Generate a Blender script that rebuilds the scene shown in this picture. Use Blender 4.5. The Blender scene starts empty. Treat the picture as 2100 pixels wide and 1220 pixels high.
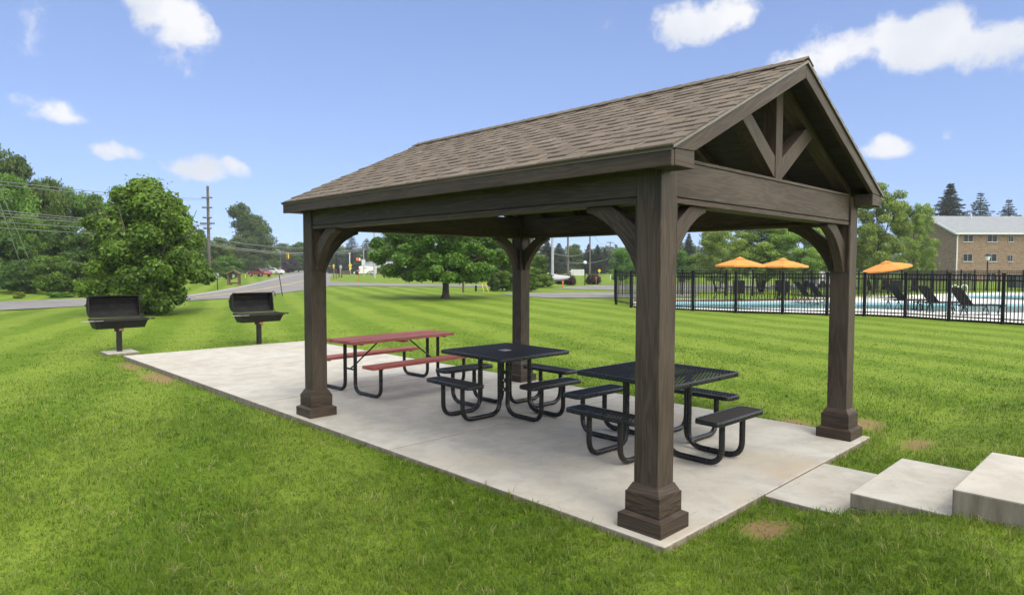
import bpy, bmesh, math, random
import numpy as np
from mathutils import Vector, Matrix
R_ = math.radians
scene = bpy.context.scene
COL = scene.collection
rnd = random.Random(7)

# ------------------------------------------------------------------ camera
CAM = np.array([-3.7406, -2.4552, 1.7484])
YAW, PITCH, ROLL, FPX = -0.774701, -0.0470713, 0.0022036, 1349.74
_f = np.array([math.sin(-YAW)*math.cos(PITCH), math.cos(YAW)*math.cos(PITCH), math.sin(PITCH)])
_r = np.array([math.cos(YAW), math.sin(YAW), 0.0]); _u = np.cross(_r, _f)
RT = _r*math.cos(ROLL)+_u*math.sin(ROLL); UP = -_r*math.sin(ROLL)+_u*math.cos(ROLL); FW = _f
cd = bpy.data.cameras.new('camera'); cam = bpy.data.objects.new('camera', cd); COL.objects.link(cam)
cd.sensor_width = 36; cd.lens = FPX/2100*36; cd.clip_end = 5000; cd.clip_start = 0.05
cam.matrix_world = Matrix(((RT[0], UP[0], -FW[0], CAM[0]), (RT[1], UP[1], -FW[1], CAM[1]), (RT[2], UP[2], -FW[2], CAM[2]), (0, 0, 0, 1)))
scene.camera = cam
GZ = -0.08

def at(u, v, d):            # a point of the place seen at pixel (u, v) of the photograph, d metres along the view
    return CAM + d*(FW + RT*(u-1050)/FPX - UP*(v-610)/FPX)
def gp(u, v, z=GZ):         # the point of the ground there
    d = FW + RT*(u-1050)/FPX - UP*(v-610)/FPX
    return CAM + d*((z-CAM[2])/d[2])
def gd(u, d):               # ground point under column u at depth d
    p = at(u, 546, d); return np.array([p[0], p[1], GZ])
VYAW = math.atan2(FW[0], FW[1])          # heading of the view from +Y
def facing(extra=0.0):                    # rotation that turns local -Y towards the camera's side
    return -VYAW + extra

# ------------------------------------------------------------------ light
SUN_EL, SUN_AZ = R_(58), R_(195)          # azimuth from +Y clockwise
EXPOSURE = 1.5; FILL_L = 12.0
w = bpy.data.worlds.new('World'); scene.world = w; w.use_nodes = True
nt = w.node_tree; N = nt.nodes; L = nt.links; N.clear()
wout = N.new('ShaderNodeOutputWorld'); wbg = N.new('ShaderNodeBackground'); L.new(wbg.outputs[0], wout.inputs[0])
sky = N.new('ShaderNodeTexSky'); sky.sky_type = 'NISHITA'; sky.sun_disc = False
sky.sun_elevation = SUN_EL; sky.sun_rotation = SUN_AZ; sky.air_density = 1.0; sky.dust_density = 0.25; sky.ozone_density = 2.2
wbg.inputs[1].default_value = 0.074
tc = N.new('ShaderNodeTexCoord')
mz = N.new('ShaderNodeVectorMath'); mz.operation = 'MULTIPLY_ADD'; L.new(tc.outputs['Generated'], mz.inputs[0]); mz.inputs[1].default_value = (1, 1, .60); mz.inputs[2].default_value = (0, 0, .150)
mn = N.new('ShaderNodeVectorMath'); mn.operation = 'NORMALIZE'; L.new(mz.outputs[0], mn.inputs[0]); L.new(mn.outputs[0], sky.inputs['Vector'])
def wm(op, *a):
    n = N.new('ShaderNodeMath'); n.operation = op
    for i, x in enumerate(a):
        if isinstance(x, (int, float)): n.inputs[i].default_value = x
        else: L.new(x, n.inputs[i])
    return n.outputs[0]
def wdot(sock, vec):
    n = N.new('ShaderNodeVectorMath'); n.operation = 'DOT_PRODUCT'; L.new(sock, n.inputs[0]); n.inputs[1].default_value = vec; return n.outputs['Value']
DIR = tc.outputs['Generated']
def wnoise(scale, detail, rough, vec=DIR):
    n = N.new('ShaderNodeTexNoise'); n.inputs['Scale'].default_value = scale; n.inputs['Detail'].default_value = detail; n.inputs['Roughness'].default_value = rough
    L.new(vec, n.inputs['Vector']); return n
warp = wnoise(9, 3, .5)
va = N.new('ShaderNodeVectorMath'); va.operation = 'MULTIPLY_ADD'; L.new(warp.outputs['Color'], va.inputs[0]); va.inputs[1].default_value = (.05,)*3; va.inputs[2].default_value = (-.025,)*3
vb = N.new('ShaderNodeVectorMath'); vb.operation = 'ADD'; L.new(DIR, vb.inputs[0]); L.new(va.outputs[0], vb.inputs[1])
DW = vb.outputs[0]
CLOUDS = [  # direction of each cloud (as it was photographed), angular half-width, half-height, strength, tilt
    (345, 40, 105, 66, 1.0, .55), (375, 135, 60, 26, .35, .1), (100, 228, 70, 36, .8, .1), (232, 311, 55, 21, .8, -.1),
    (405, 345, 80, 38, 1.0, .05), (480, 350, 50, 22, .7, .3), (1440, 40, 125, 50, 1.0, -.05), (1390, 75, 42, 30, .6, 0), (1690, 60, 42, 26, .4, 0),
    (1700, 115, 145, 50, 1.05, -.12), (1880, 85, 120, 72, 1.15, .05), (2030, 95, 130, 62, 1.1, .1), (2250, 110, 160, 60, 1, 0), (1690, 160, 55, 30, .5, 0),
    (1815, 303, 66, 30, 1.0, .05), (1958, 270, 24, 13, .55, 0), (1262, 50, 40, 30, .35, .3), (60, 45, 160, 62, .42, .1), (710, 190, 25, 30, .15, 0), (-300, 180, 200, 80, .9, 0),
    (-900, 60, 350, 140, .9, .1), (3000, 100, 400, 120, .9, 0), (1100, -500, 500, 170, .8, .1), (200, -700, 400, 200, .8, .1), (2400, -600, 500, 200, .8, 0), (-700, 330, 150, 40, .8, 0)]
fields = None
for (u, v, ru, rv, st, tl) in CLOUDS:
    d = FW + RT*(u-1050)/FPX - UP*(v-610)/FPX; s = np.linalg.norm(d); d = d/s
    ri = np.cross(d, (0, 0, 1)); ri /= np.linalg.norm(ri); ui = np.cross(ri, d)
    ra, rb = ru/FPX/s*1.12, rv/FPX/s*1.15
    r1 = (ri*math.cos(tl)-ui*math.sin(tl))/ra; u1 = (ui*math.cos(tl)+ri*math.sin(tl))/rb
    a, b = wdot(DW, tuple(r1)), wdot(DW, tuple(u1))
    r2 = wm('ADD', wm('MULTIPLY', a, a), wm('MULTIPLY', b, b))
    front = wm('GREATER_THAN', wdot(DIR, tuple(d)), 0.3)
    fl = wm('MULTIPLY', wm('MULTIPLY', wm('SUBTRACT', 1.0, r2), front), st)
    fl = wm('MAXIMUM', fl, 0.0)
    fields = fl if fields is None else wm('MAXIMUM', fields, fl)
# unseen bright cloud deck overhead and behind the camera, added as soft fill
sz = N.new('ShaderNodeSeparateXYZ'); L.new(DIR, sz.inputs[0])
def wss(x, a, b):
    n = N.new('ShaderNodeMapRange'); n.interpolation_type = 'SMOOTHSTEP'; L.new(x, n.inputs['Value']); n.inputs['From Min'].default_value = a; n.inputs['From Max'].default_value = b; return n.outputs[0]
over = wss(sz.outputs[2], .50, .72)
fill_back = wm('MULTIPLY', wss(wdot(DIR, (.24, -.97, 0)), .22, .55), wss(sz.outputs[2], .02, .12))
fill_deck = wm('MAXIMUM', over, fill_back)
n1 = wnoise(16, 8, .62, DW); n2 = wnoise(6, 4, .5, DW)
n3 = wnoise(46, 6, .65, DW)
dens = wm('ADD', wm('MULTIPLY', fields, 1.75), wm('MULTIPLY', wm('SUBTRACT', n1.outputs['Fac'], .5), 3.6))
dens = wm('SUBTRACT', wm('ADD', dens, wm('MULTIPLY', wm('SUBTRACT', n3.outputs['Fac'], .5), 1.0)), .50)
dens = wm('MULTIPLY', dens, wss(fields, .0, .22))
mr = N.new('ShaderNodeMapRange'); mr.interpolation_type = 'SMOOTHSTEP'; L.new(dens, mr.inputs['Value'])
mr.inputs['From Min'].default_value = .0; mr.inputs['From Max'].default_value = 1.15; mr.inputs['To Max'].default_value = .96
cl = N.new('ShaderNodeMix'); cl.data_type = 'RGBA'
hs = N.new('ShaderNodeHueSaturation'); hs.inputs['Hue'].default_value = .514; hs.inputs['Saturation'].default_value = 1.0; hs.inputs['Value'].default_value = .95
L.new(sky.outputs[0], hs.inputs['Color'])
L.new(mr.outputs[0], cl.inputs['Factor']); L.new(hs.outputs[0], cl.inputs[6])
cc = N.new('ShaderNodeMix'); cc.data_type = 'RGBA'; cc.inputs[6].default_value = (3.75, 3.95, 4.35, 1); cc.inputs[7].default_value = (4.75, 4.75, 4.85, 1)
L.new(wss(n2.outputs['Fac'], .35, .6), cc.inputs['Factor']); L.new(cc.outputs[2], cl.inputs[7])
dk = N.new('ShaderNodeMix'); dk.data_type = 'RGBA'; dn_ = wnoise(5, 5, .6)
L.new(wm('MULTIPLY', fill_deck, wss(dn_.outputs['Fac'], .22, .46)), dk.inputs['Factor']); L.new(cl.outputs[2], dk.inputs[6]); dl = N.new('ShaderNodeVectorMath'); dl.operation = 'SCALE'; dl.inputs[0].default_value = (1.0, .975, .93)
L.new(wm('MULTIPLY', FILL_L, wm('ADD', .70, wm('MULTIPLY', wss(wm('MULTIPLY', sz.outputs[2], -1.0), -.75, -.25), .75))), dl.inputs['Scale']); L.new(dl.outputs[0], dk.inputs[7])
L.new(dk.outputs[2], wbg.inputs[0])

sd = bpy.data.lights.new('sun', 'SUN'); sun = bpy.data.objects.new('sun', sd); COL.objects.link(sun)
sd.energy = .6; sd.angle = R_(18); sd.color = (1.0, .93, .80)
sdir = Vector((math.sin(SUN_AZ)*math.cos(SUN_EL), math.cos(SUN_AZ)*math.cos(SUN_EL), math.sin(SUN_EL)))
sun.rotation_euler = sdir.to_track_quat('Z', 'Y').to_euler(); sun.location = (0, 0, 30)
vs = scene.view_settings; vs.view_transform = 'Standard'; vs.look = 'None'; vs.gamma = 1; vs.exposure = EXPOSURE; vs.use_curve_mapping = False
cy = scene.cycles; cy.max_bounces = 7; cy.diffuse_bounces = 3; cy.glossy_bounces = 3; cy.transmission_bounces = 4; cy.transparent_max_bounces = 8
cy.sample_clamp_indirect = 6; cy.caustics_reflective = False; cy.caustics_refractive = False

# ------------------------------------------------------------------ materials
MATS = {}
def nodes(name):
    m = bpy.data.materials.new(name); m.use_nodes = True
    t = m.node_tree; b = t.nodes['Principled BSDF']; MATS[name] = m
    return m, t, b
class NT:
    def __init__(s, t): s.t = t
    def n(s, k, **kw):
        x = s.t.nodes.new(k)
        for a, b in kw.items(): setattr(x, a, b)
        return x
    def l(s, a, b): s.t.links.new(a, b)
    def noise(s, vec, scale, detail=4, rough=.5, dist=0):
        x = s.n('ShaderNodeTexNoise'); x.inputs['Scale'].default_value = scale; x.inputs['Detail'].default_value = detail
        x.inputs['Roughness'].default_value = rough; x.inputs['Distortion'].default_value = dist
        if vec is not None: s.l(vec, x.inputs['Vector'])
        return x.outputs['Fac']
    def math(s, op, *a, clamp=False):
        x = s.n('ShaderNodeMath', operation=op, use_clamp=clamp)
        for i, y in enumerate(a):
            if isinstance(y, (int, float)): x.inputs[i].default_value = y
            else: s.l(y, x.inputs[i])
        return x.outputs[0]
    def rng(s, v, a, b, c=0, d=1, smooth=False):
        x = s.n('ShaderNodeMapRange')
        if smooth: x.interpolation_type = 'SMOOTHSTEP'
        s.l(v, x.inputs['Value'])
        for k, y in zip(('From Min', 'From Max', 'To Min', 'To Max'), (a, b, c, d)): x.inputs[k].default_value = y
        return x.outputs[0]
    def mix(s, fac, a, b, mode='MIX'):
        x = s.n('ShaderNodeMix', data_type='RGBA', blend_type=mode)
        if isinstance(fac, (int, float)): x.inputs['Factor'].default_value = fac
        else: s.l(fac, x.inputs['Factor'])
        for i, y in ((6, a), (7, b)):
            if isinstance(y, tuple): x.inputs[i].default_value = y if len(y) == 4 else y+(1,)
            else: s.l(y, x.inputs[i])
        return x.outputs[2]
    def attr(s, name, out='Fac'):
        x = s.n('ShaderNodeAttribute'); x.attribute_name = name; return x.outputs[out]
    def coord(s, k='Object'):
        return s.n('ShaderNodeTexCoord').outputs[k]
    def mapv(s, vec, scale=(1, 1, 1), loc=(0, 0, 0), rot=(0, 0, 0)):
        x = s.n('ShaderNodeMapping'); s.l(vec, x.inputs[0]); x.inputs['Scale'].default_value = scale; x.inputs['Location'].default_value = loc; x.inputs['Rotation'].default_value = rot
        return x.outputs[0]
    def bump(s, h, b, strength=.3, dist=.01):
        x = s.n('ShaderNodeBump'); x.inputs['Strength'].default_value = strength; x.inputs['Distance'].default_value = dist
        s.l(h, x.inputs['Height']); s.l(x.outputs[0], b.inputs['Normal'])

def plain(name, col, rough=.5, metal=0, var=.12, scale=6, bump=0, spec=.5, coat=0):
    m, t, b = nodes(name); q = NT(t); c = q.coord()
    nz = q.noise(c, scale, 6, .6)
    k = q.rng(nz, .3, .7, 1-var, 1+var)
    mv = q.n('ShaderNodeVectorMath', operation='SCALE'); mv.inputs[0].default_value = col; q.l(k, mv.inputs['Scale'])
    q.l(mv.outputs[0], b.inputs['Base Color']); b.inputs['Roughness'].default_value = rough; b.inputs['Metallic'].default_value = metal
    b.inputs['Specular IOR Level'].default_value = spec
    if coat: b.inputs['Coat Weight'].default_value = coat; b.inputs['Coat Roughness'].default_value = .1
    q.l(q.rng(q.noise(c, scale*3, 4), .3, .7, max(rough-.08, .02), min(rough+.1, 1)), b.inputs['Roughness'])
    if bump: q.bump(q.noise(c, scale*12, 4), b, bump, .004)
    return m

def wood(name, dark, light, weather, wamt=.35, rough=.62, gs=1.0):
    m, t, b = nodes(name); q = NT(t)
    g = q.attr('grain', 'Vector')
    gm = q.mapv(g, (.50*gs, 5.5*gs, 5.5*gs))
    base = q.noise(gm, 1.6, 3, .5, .35)                        # growth-ring field, stretched along the board
    rings = q.math('FRACT', q.math('MULTIPLY', base, 11.0))
    rings = q.rng(q.math('ABSOLUTE', q.math('SUBTRACT', rings, .5)), .12, .5, 0, 1, True)
    fine = q.noise(q.mapv(g, (2.5*gs, 110*gs, 110*gs)), 1.0, 4, .6)
    big = q.noise(q.mapv(g, (.7, 2.2, 2.2)), 1.0, 4, .6)
    f = q.math('ADD', q.math('MULTIPLY', rings, .40), q.math('MULTIPLY', q.rng(fine, .3, .7), .5), clamp=True)
    c = q.mix(f, dark, light)
    c = q.mix(q.math('MULTIPLY', q.rng(big, .42, .68, 0, 1, True), wamt), c, weather)
    wear = q.rng(q.noise(q.mapv(g, (3, 60, 60)), 1.0, 6, .75), .70, .76, 0, .45)
    c = q.mix(wear, c, tuple(min(1, x*3.2) for x in weather))
    q.l(c, b.inputs['Base Color']); q.l(q.rng(fine, .3, .7, rough-.1, rough+.15), b.inputs['Roughness']); b.inputs['Specular IOR Level'].default_value = .35
    q.bump(q.math('ADD', q.math('MULTIPLY', rings, .5), fine), b, .35, .0025)
    return m

WOOD = wood('stained_wood', (.022, .0140, .0092), (.088, .061, .042), (.118, .094, .069))
WOOD_SHADED = wood('shaded_ceiling_board', (.011, .009, .008), (.034, .027, .022), (.04, .034, .028))  # same stain as the frame; shade under the roof put into the colour
REDW = wood('red_plank', (.27, .055, .042), (.42, .12, .095), (.46, .22, .18), .4, .65)
TANW = wood('brown_plank', (.09, .045, .035), (.19, .10, .08), (.2, .15, .12), .4, .7)
POLEW = wood('pole_wood', (.085, .075, .065), (.15, .135, .115), (.19, .18, .16), .4, .85)

def concrete():
    m, t, b = nodes('concrete'); q = NT(t); c = q.coord()
    big = q.noise(c, .55, 5, .6); med = q.noise(c, 3.2, 7, .65, .3); fine = q.noise(c, 90, 4, .7)
    col = q.mix(q.rng(big, .35, .68, 0, 1, True), (.470, .445, .385), (.530, .512, .462))
    col = q.mix(q.rng(med, .36, .62, .38, 0, True), col, (.29, .268, .23))
    drag = q.noise(q.mapv(c, (1.2, 5, 1), rot=(0, 0, .6)), 2.6, 8, .72, .8)
    col = q.mix(q.rng(drag, .60, .70, 0, .5, True), col, (.20, .185, .16))
    tan = q.noise(c, .8, 3, .5); tm = q.math('MULTIPLY', q.rng(tan, .5, .66, 0, .35, True), 1.0)
    sq = q.n('ShaderNodeSeparateXYZ'); q.l(c, sq.inputs[0])
    tm = q.math('MULTIPLY', tm, q.math('MULTIPLY', q.rng(sq.outputs[1], 3.2, 1.2, .15, 1.6), q.rng(sq.outputs[1], -.26, -.2, .12, 1)))
    col = q.mix(tm, col, (.43, .345, .235))
    spots = q.n('ShaderNodeTexVoronoi'); spots.inputs['Scale'].default_value = 4.5; q.l(c, spots.inputs['Vector'])
    col = q.mix(q.rng(spots.outputs['Distance'], .02, .035, .55, 0), col, (.12, .11, .09))
    k = q.rng(fine, .25, .75, .92, 1.06); mv = q.n('ShaderNodeVectorMath', operation='SCALE'); q.l(col, mv.inputs[0]); q.l(k, mv.inputs['Scale'])
    # darker, browner sides with vertical streaks (all steep faces)
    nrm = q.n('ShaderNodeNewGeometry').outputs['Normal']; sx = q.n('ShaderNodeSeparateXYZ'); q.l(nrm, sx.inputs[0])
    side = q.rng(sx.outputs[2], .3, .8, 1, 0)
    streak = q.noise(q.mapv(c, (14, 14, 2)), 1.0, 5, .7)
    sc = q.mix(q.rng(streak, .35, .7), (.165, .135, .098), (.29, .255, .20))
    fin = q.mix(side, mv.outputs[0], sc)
    q.l(fin, b.inputs['Base Color']); b.inputs['Roughness'].default_value = .8; b.inputs['Specular IOR Level'].default_value = .3
    q.bump(q.math('ADD', q.math('MULTIPLY', fine, .6), med), b, .25, .004)
    return m
CONC = concrete()

def leafmat(name, c1, c2, trans=.35):
    m, t, b = nodes(name); q = NT(t)
    ti = q.attr('tint'); oi = q.n('ShaderNodeObjectInfo').outputs['Random']
    col = q.mix(ti, c1, c2)
    h = q.n('ShaderNodeHueSaturation'); q.l(col, h.inputs['Color']); q.l(q.rng(oi, 0, 1, .485, .515), h.inputs['Hue']); q.l(q.rng(oi, 0, 1, .85, 1.15), h.inputs['Value'])
    q.l(h.outputs[0], b.inputs['Base Color']); b.inputs['Roughness'].default_value = .5; b.inputs['Specular IOR Level'].default_value = .35
    tr = q.n('ShaderNodeBsdfTranslucent'); tcol = q.mix(.35, h.outputs[0], (.22, .30, .03)); q.l(tcol, tr.inputs['Color'])
    ms = q.n('ShaderNodeMixShader'); ms.inputs[0].default_value = trans; out = t.nodes['Material Output']
    q.l(b.outputs[0], ms.inputs[1]); q.l(tr.outputs[0], ms.inputs[2]); q.l(ms.outputs[0], out.inputs['Surface'])
    return m
LEAF_MID = leafmat('leaf_mid', (.045, .100, .012), (.175, .295, .038))
LEAF_MAPLE = leafmat('leaf_maple', (.046, .108, .014), (.20, .34, .045))
LEAF_FRESH = leafmat('leaf_fresh', (.040, .105, .014), (.20, .385, .045))
LEAF_DARK = leafmat('leaf_dark', (.036, .078, .016), (.125, .205, .040))
LEAF_LIGHT = leafmat('leaf_light', (.125, .21, .03), (.36, .49, .09))
LEAF_HAZED = leafmat('leaf_hazed', (.05, .095, .04), (.125, .19, .065))  # distance haze put into the leaf colour: paler and bluer
NEEDLE = leafmat('needle_dark', (.020, .038, .020), (.06, .09, .042), .15)
NEEDLE_BLUE = leafmat('needle_blue', (.05, .08, .065), (.115, .16, .12), .15)
LEAF_PURPLE = leafmat('leaf_purple', (.035, .016, .018), (.085, .034, .034), .2)
LEAF_YELLOW = leafmat('leaf_yellow', (.14, .20, .02), (.28, .34, .04))
LEAF_PLUM = leafmat('leaf_plum', (.045, .03, .045), (.09, .06, .075), .2)
BARK = plain('bark', (.085, .068, .052), .9, var=.4, scale=9, bump=.6)

STRIPE_A = R_(22.5)
DIRT = [(.62, -.52, .30, .20), (3.80, .62, .36, .26), (4.35, .1, .50, .28), (3.75, -.62, .35, .2), (-.38, 9.2, .25, .9), (-.36, 10.9, .2, .6)]
def stripes(q, c):
    sp = q.n('ShaderNodeSeparateXYZ'); q.l(c, sp.inputs[0])
    s = q.math('SUBTRACT', q.math('MULTIPLY', sp.outputs[0], math.cos(STRIPE_A)), q.math('MULTIPLY', sp.outputs[1], math.sin(STRIPE_A)))
    s2 = q.math('ADD', s, q.math('MULTIPLY', q.noise(c, .25, 3), 1.2))
    st = q.rng(q.math('SINE', q.math('MULTIPLY', s2, 2*math.pi/1.9)), -.7, .7, 0, 1, True)
    return q.math('MULTIPLY', st, q.rng(q.noise(c, .35, 4, .6), .3, .65, .5, 1))
def lawn():
    m, t, b = nodes('lawn'); q = NT(t); c = q.coord()
    stf = stripes(q, c)
    big = q.noise(c, .18, 5, .6); med = q.noise(c, 1.3, 6, .7); fine = q.noise(c, 26, 5, .75)
    comb = q.noise(q.mapv(c, (9, 1.6, 1), rot=(0, 0, STRIPE_A)), 1.4, 6, .7)
    col = q.mix(stf, (.124, .196, .011), (.245, .318, .040))
    col = q.mix(q.rng(big, .35, .7, 0, .45, True), col, (.16, .25, .018))
    col = q.mix(q.rng(med, .45, .72, 0, .55, True), col, (.245, .305, .050))
    col = q.mix(q.rng(comb, .35, .65, .35, 0), col, (.085, .185, .012))
    col = q.mix(q.rng(fine, .30, .55, .42, 0), col, (.05, .12, .010))
    dirt = q.attr('dirt'); dn = q.noise(c, 9, 6, .7); df = q.rng(q.math('ADD', dirt, q.math('MULTIPLY', q.math('SUBTRACT', dn, .50), 2.4)), .35, .75, 0, .9, True)
    dcol = q.mix(q.noise(c, 22, 5, .7), (.20, .115, .06), (.36, .235, .135))
    col = q.mix(df, col, dcol)
    q.l(col, b.inputs['Base Color']); b.inputs['Roughness'].default_value = .85; b.inputs['Specular IOR Level'].default_value = .12
    q.bump(q.math('ADD', fine, q.math('MULTIPLY', comb, .7)), b, .6, .035)
    return m
LAWN = lawn()
def blade():
    m, t, b = nodes('grass_blade'); q = NT(t); ti = q.attr('tint'); c = q.coord()
    big = q.noise(c, .9, 4, .6)
    col = q.mix(ti, (.024, .072, .006), (.178, .270, .026))
    col = q.mix(q.math('MULTIPLY', stripes(q, c), .40), col, (.26, .345, .048))
    pat = q.noise(c, 5.5, 4, .65); col = q.mix(q.rng(pat, .56, .72, 0, .5, True), col, (.05, .14, .028))
    col = q.mix(q.rng(big, .38, .66, 0, .5, True), col, (.150, .245, .020))
    col = q.mix(q.rng(ti, .94, .95, 0, .8), col, (.42, .36, .17))
    q.l(col, b.inputs['Base Color']); b.inputs['Roughness'].default_value = .5; b.inputs['Specular IOR Level'].default_value = .25
    tr = q.n('ShaderNodeBsdfTranslucent'); q.l(q.mix(.3, col, (.22, .34, .03)), tr.inputs['Color'])
    ms = q.n('ShaderNodeMixShader'); ms.inputs[0].default_value = .35
    q.l(b.outputs[0], ms.inputs[1]); q.l(tr.outputs[0], ms.inputs[2]); q.l(ms.outputs[0], t.nodes['Material Output'].inputs['Surface'])
    return m
BLADE = blade()
def asphalt():
    m, t, b = nodes('asphalt'); q = NT(t); c = q.coord()
    col = q.mix(q.rng(q.noise(c, .3, 6, .6), .3, .7), (.20, .195, .19), (.29, .28, .275))
    col = q.mix(q.rng(q.noise(q.mapv(c, (1, .15, 1), rot=(0, 0, -.4)), 1.2, 5, .7), .5, .7, 0, .4), col, (.15, .147, .145))
    col = q.mix(q.rng(q.noise(c, 40, 3), .3, .7, .25, 0), col, (.1, .1, .1))
    q.l(col, b.inputs['Base Color']); b.inputs['Roughness'].default_value = .9; b.inputs['Specular IOR Level'].default_value = .15
    return m
ASPH = asphalt()
def shingle():
    m, t, b = nodes('shingle'); q = NT(t); c = q.coord(); ti = q.attr('tint')
    gr = q.noise(c, 260, 3, .8); big = q.noise(c, 1.1, 5, .6)
    col = q.mix(ti, (.050, .039, .030), (.240, .197, .154))
    col = q.mix(q.rng(big, .35, .7, 0, .3), col, (.20, .17, .145))
    k = q.rng(gr, .25, .75, .72, 1.28); mv = q.n('ShaderNodeVectorMath', operation='SCALE'); q.l(col, mv.inputs[0]); q.l(k, mv.inputs['Scale'])
    q.l(mv.outputs[0], b.inputs['Base Color']); b.inputs['Roughness'].default_value = .92; b.inputs['Specular IOR Level'].default_value = .15
    q.bump(gr, b, .4, .003)
    return m
SHING = shingle()
def brick():
    m, t, b = nodes('brick'); q = NT(t); c = q.coord()
    # planar brick courses: horizontal coordinate is x or y depending on the wall
    geo = q.n('ShaderNodeNewGeometry'); sp = q.n('ShaderNodeSeparateXYZ'); q.l(c, sp.inputs[0])
    h = q.math('ADD', sp.outputs[0], sp.outputs[1]); cb = q.n('ShaderNodeCombineXYZ'); q.l(h, cb.inputs[0]); q.l(sp.outputs[2], cb.inputs[1])
    br = q.n('ShaderNodeTexBrick'); q.l(cb.outputs[0], br.inputs['Vector']); br.inputs['Scale'].default_value = 1
    br.inputs['Brick Width'].default_value = .42; br.inputs['Row Height'].default_value = .145; br.inputs['Mortar Size'].default_value = .012; br.inputs['Bias'].default_value = 0
    br.inputs['Color1'].default_value = (.25, .155, .09, 1); br.inputs['Color2'].default_value = (.14, .08, .05, 1); br.inputs['Mortar'].default_value = (.36, .30, .23, 1)
    n = q.noise(q.mapv(cb.outputs[0], (2, 7, 1)), 1.2, 5, .7)
    col = q.mix(q.rng(n, .45, .66, 0, .6), br.outputs['Color'], (.33, .24, .155))
    q.l(col, b.inputs['Base Color']); b.inputs['Roughness'].default_value = .9
    return m
BRICK = brick()
def slat_black():
    m = plain('black_coating', (.011, .0105, .010), .30, var=.15, scale=8, spec=.42)
    return m
BLACK = slat_black()
BLACKM = plain('black_mesh', (.017, .0155, .0135), .62, var=.2, scale=30, spec=.12)
IRON = plain('fence_black', (.008, .008, .0085), .5, var=.1, spec=.2)
GRILL = plain('grill_steel', (.016, .0155, .015), .55, var=.35, scale=7, bump=.15, spec=.3)
GRILLIN = plain('grill_soot', (.020, .0195, .019), .75, var=.5, scale=5, spec=.2)
STEEL = plain('bare_steel', (.45, .44, .43), .4, .8, var=.2)
GALV = plain('galvanised', (.42, .43, .44), .5, .3)
PLATE = plain('cast_plate', (.55, .54, .50), .55, 0)
REDLBL = plain('red_label', (.50, .075, .06), .5)
WHITE = plain('white_paint', (.78, .78, .77), .45, var=.05)
VINYL = plain('vinyl_cover', (.42, .43, .46), .6, var=.12)
GREYROOF = plain('grey_roof', (.24, .26, .28), .8, var=.1, scale=1.5)
TRIMW = plain('white_trim', (.72, .72, .70), .5, var=.06)
WFRAME = plain('window_frame', (.30, .29, .27), .6)
GLASS = plain('window_glass', (.012, .016, .018), .25, spec=.3)
ORANGE = plain('orange_canvas', (.72, .27, .045), .75, var=.1, scale=3)
SLING = plain('sling_fabric', (.020, .018, .017), .8, var=.2, scale=20, spec=.15)
DECK = plain('pool_deck_concrete', (.62, .61, .58), .8, var=.08, scale=1.2)
TILE = plain('pool_plaster', (.30, .56, .60), .5, var=.06)
YELLOW = plain('yellow_plastic', (.80, .56, .02), .5)
BLUE = plain('blue_sign', (.05, .10, .42), .5)
ORANGES = plain('orange_sign', (.75, .20, .04), .5)
REDCAR = plain('red_car_paint', (.22, .02, .028), .25, coat=.6, var=.05)
WHITECAR = plain('white_car_paint', (.72, .72, .72), .25, coat=.6, var=.03)
SILVER = plain('silver_car_paint', (.35, .37, .40), .3, .3, coat=.5, var=.03)
TYRE = plain('tyre_rubber', (.018, .018, .018), .85)
NAVY = plain('navy_stripe', (.04, .045, .08), .4)
BROWNB = plain('brown_siding', (.12, .075, .06), .85)
PALE = plain('pale_siding', (.62, .62, .60), .8)
DOWN = plain('downspout_white', (.70, .69, .66), .5)
MARK = plain('road_paint', (.62, .60, .55), .8, var=.25)
MARKY = plain('road_yellow', (.62, .45, .10), .8, var=.3)
GLOBE = plain('lamp_globe', (.85, .85, .84), .3)
GREENBOX = plain('green_box', (.02, .035, .035), .6)
CHROME = plain('chrome_rail', (.75, .76, .76), .18, 1.0, var=.03)
def water():
    m, t, b = nodes('water'); q = NT(t); c = q.coord()
    b.inputs['Base Color'].default_value = (.10, .33, .40, 1); b.inputs['Roughness'].default_value = .06; b.inputs['IOR'].default_value = 1.33
    col = q.mix(q.noise(c, .5, 3), (.20, .43, .47), (.30, .54, .57)); q.l(col, b.inputs['Base Color'])
    q.bump(q.noise(c, 2.2, 3, .5, .4), b, .15, .05)
    return m
WATER = water()
MULCH = plain('mulch', (.12, .06, .035), .95, var=.4, scale=8)

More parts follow.
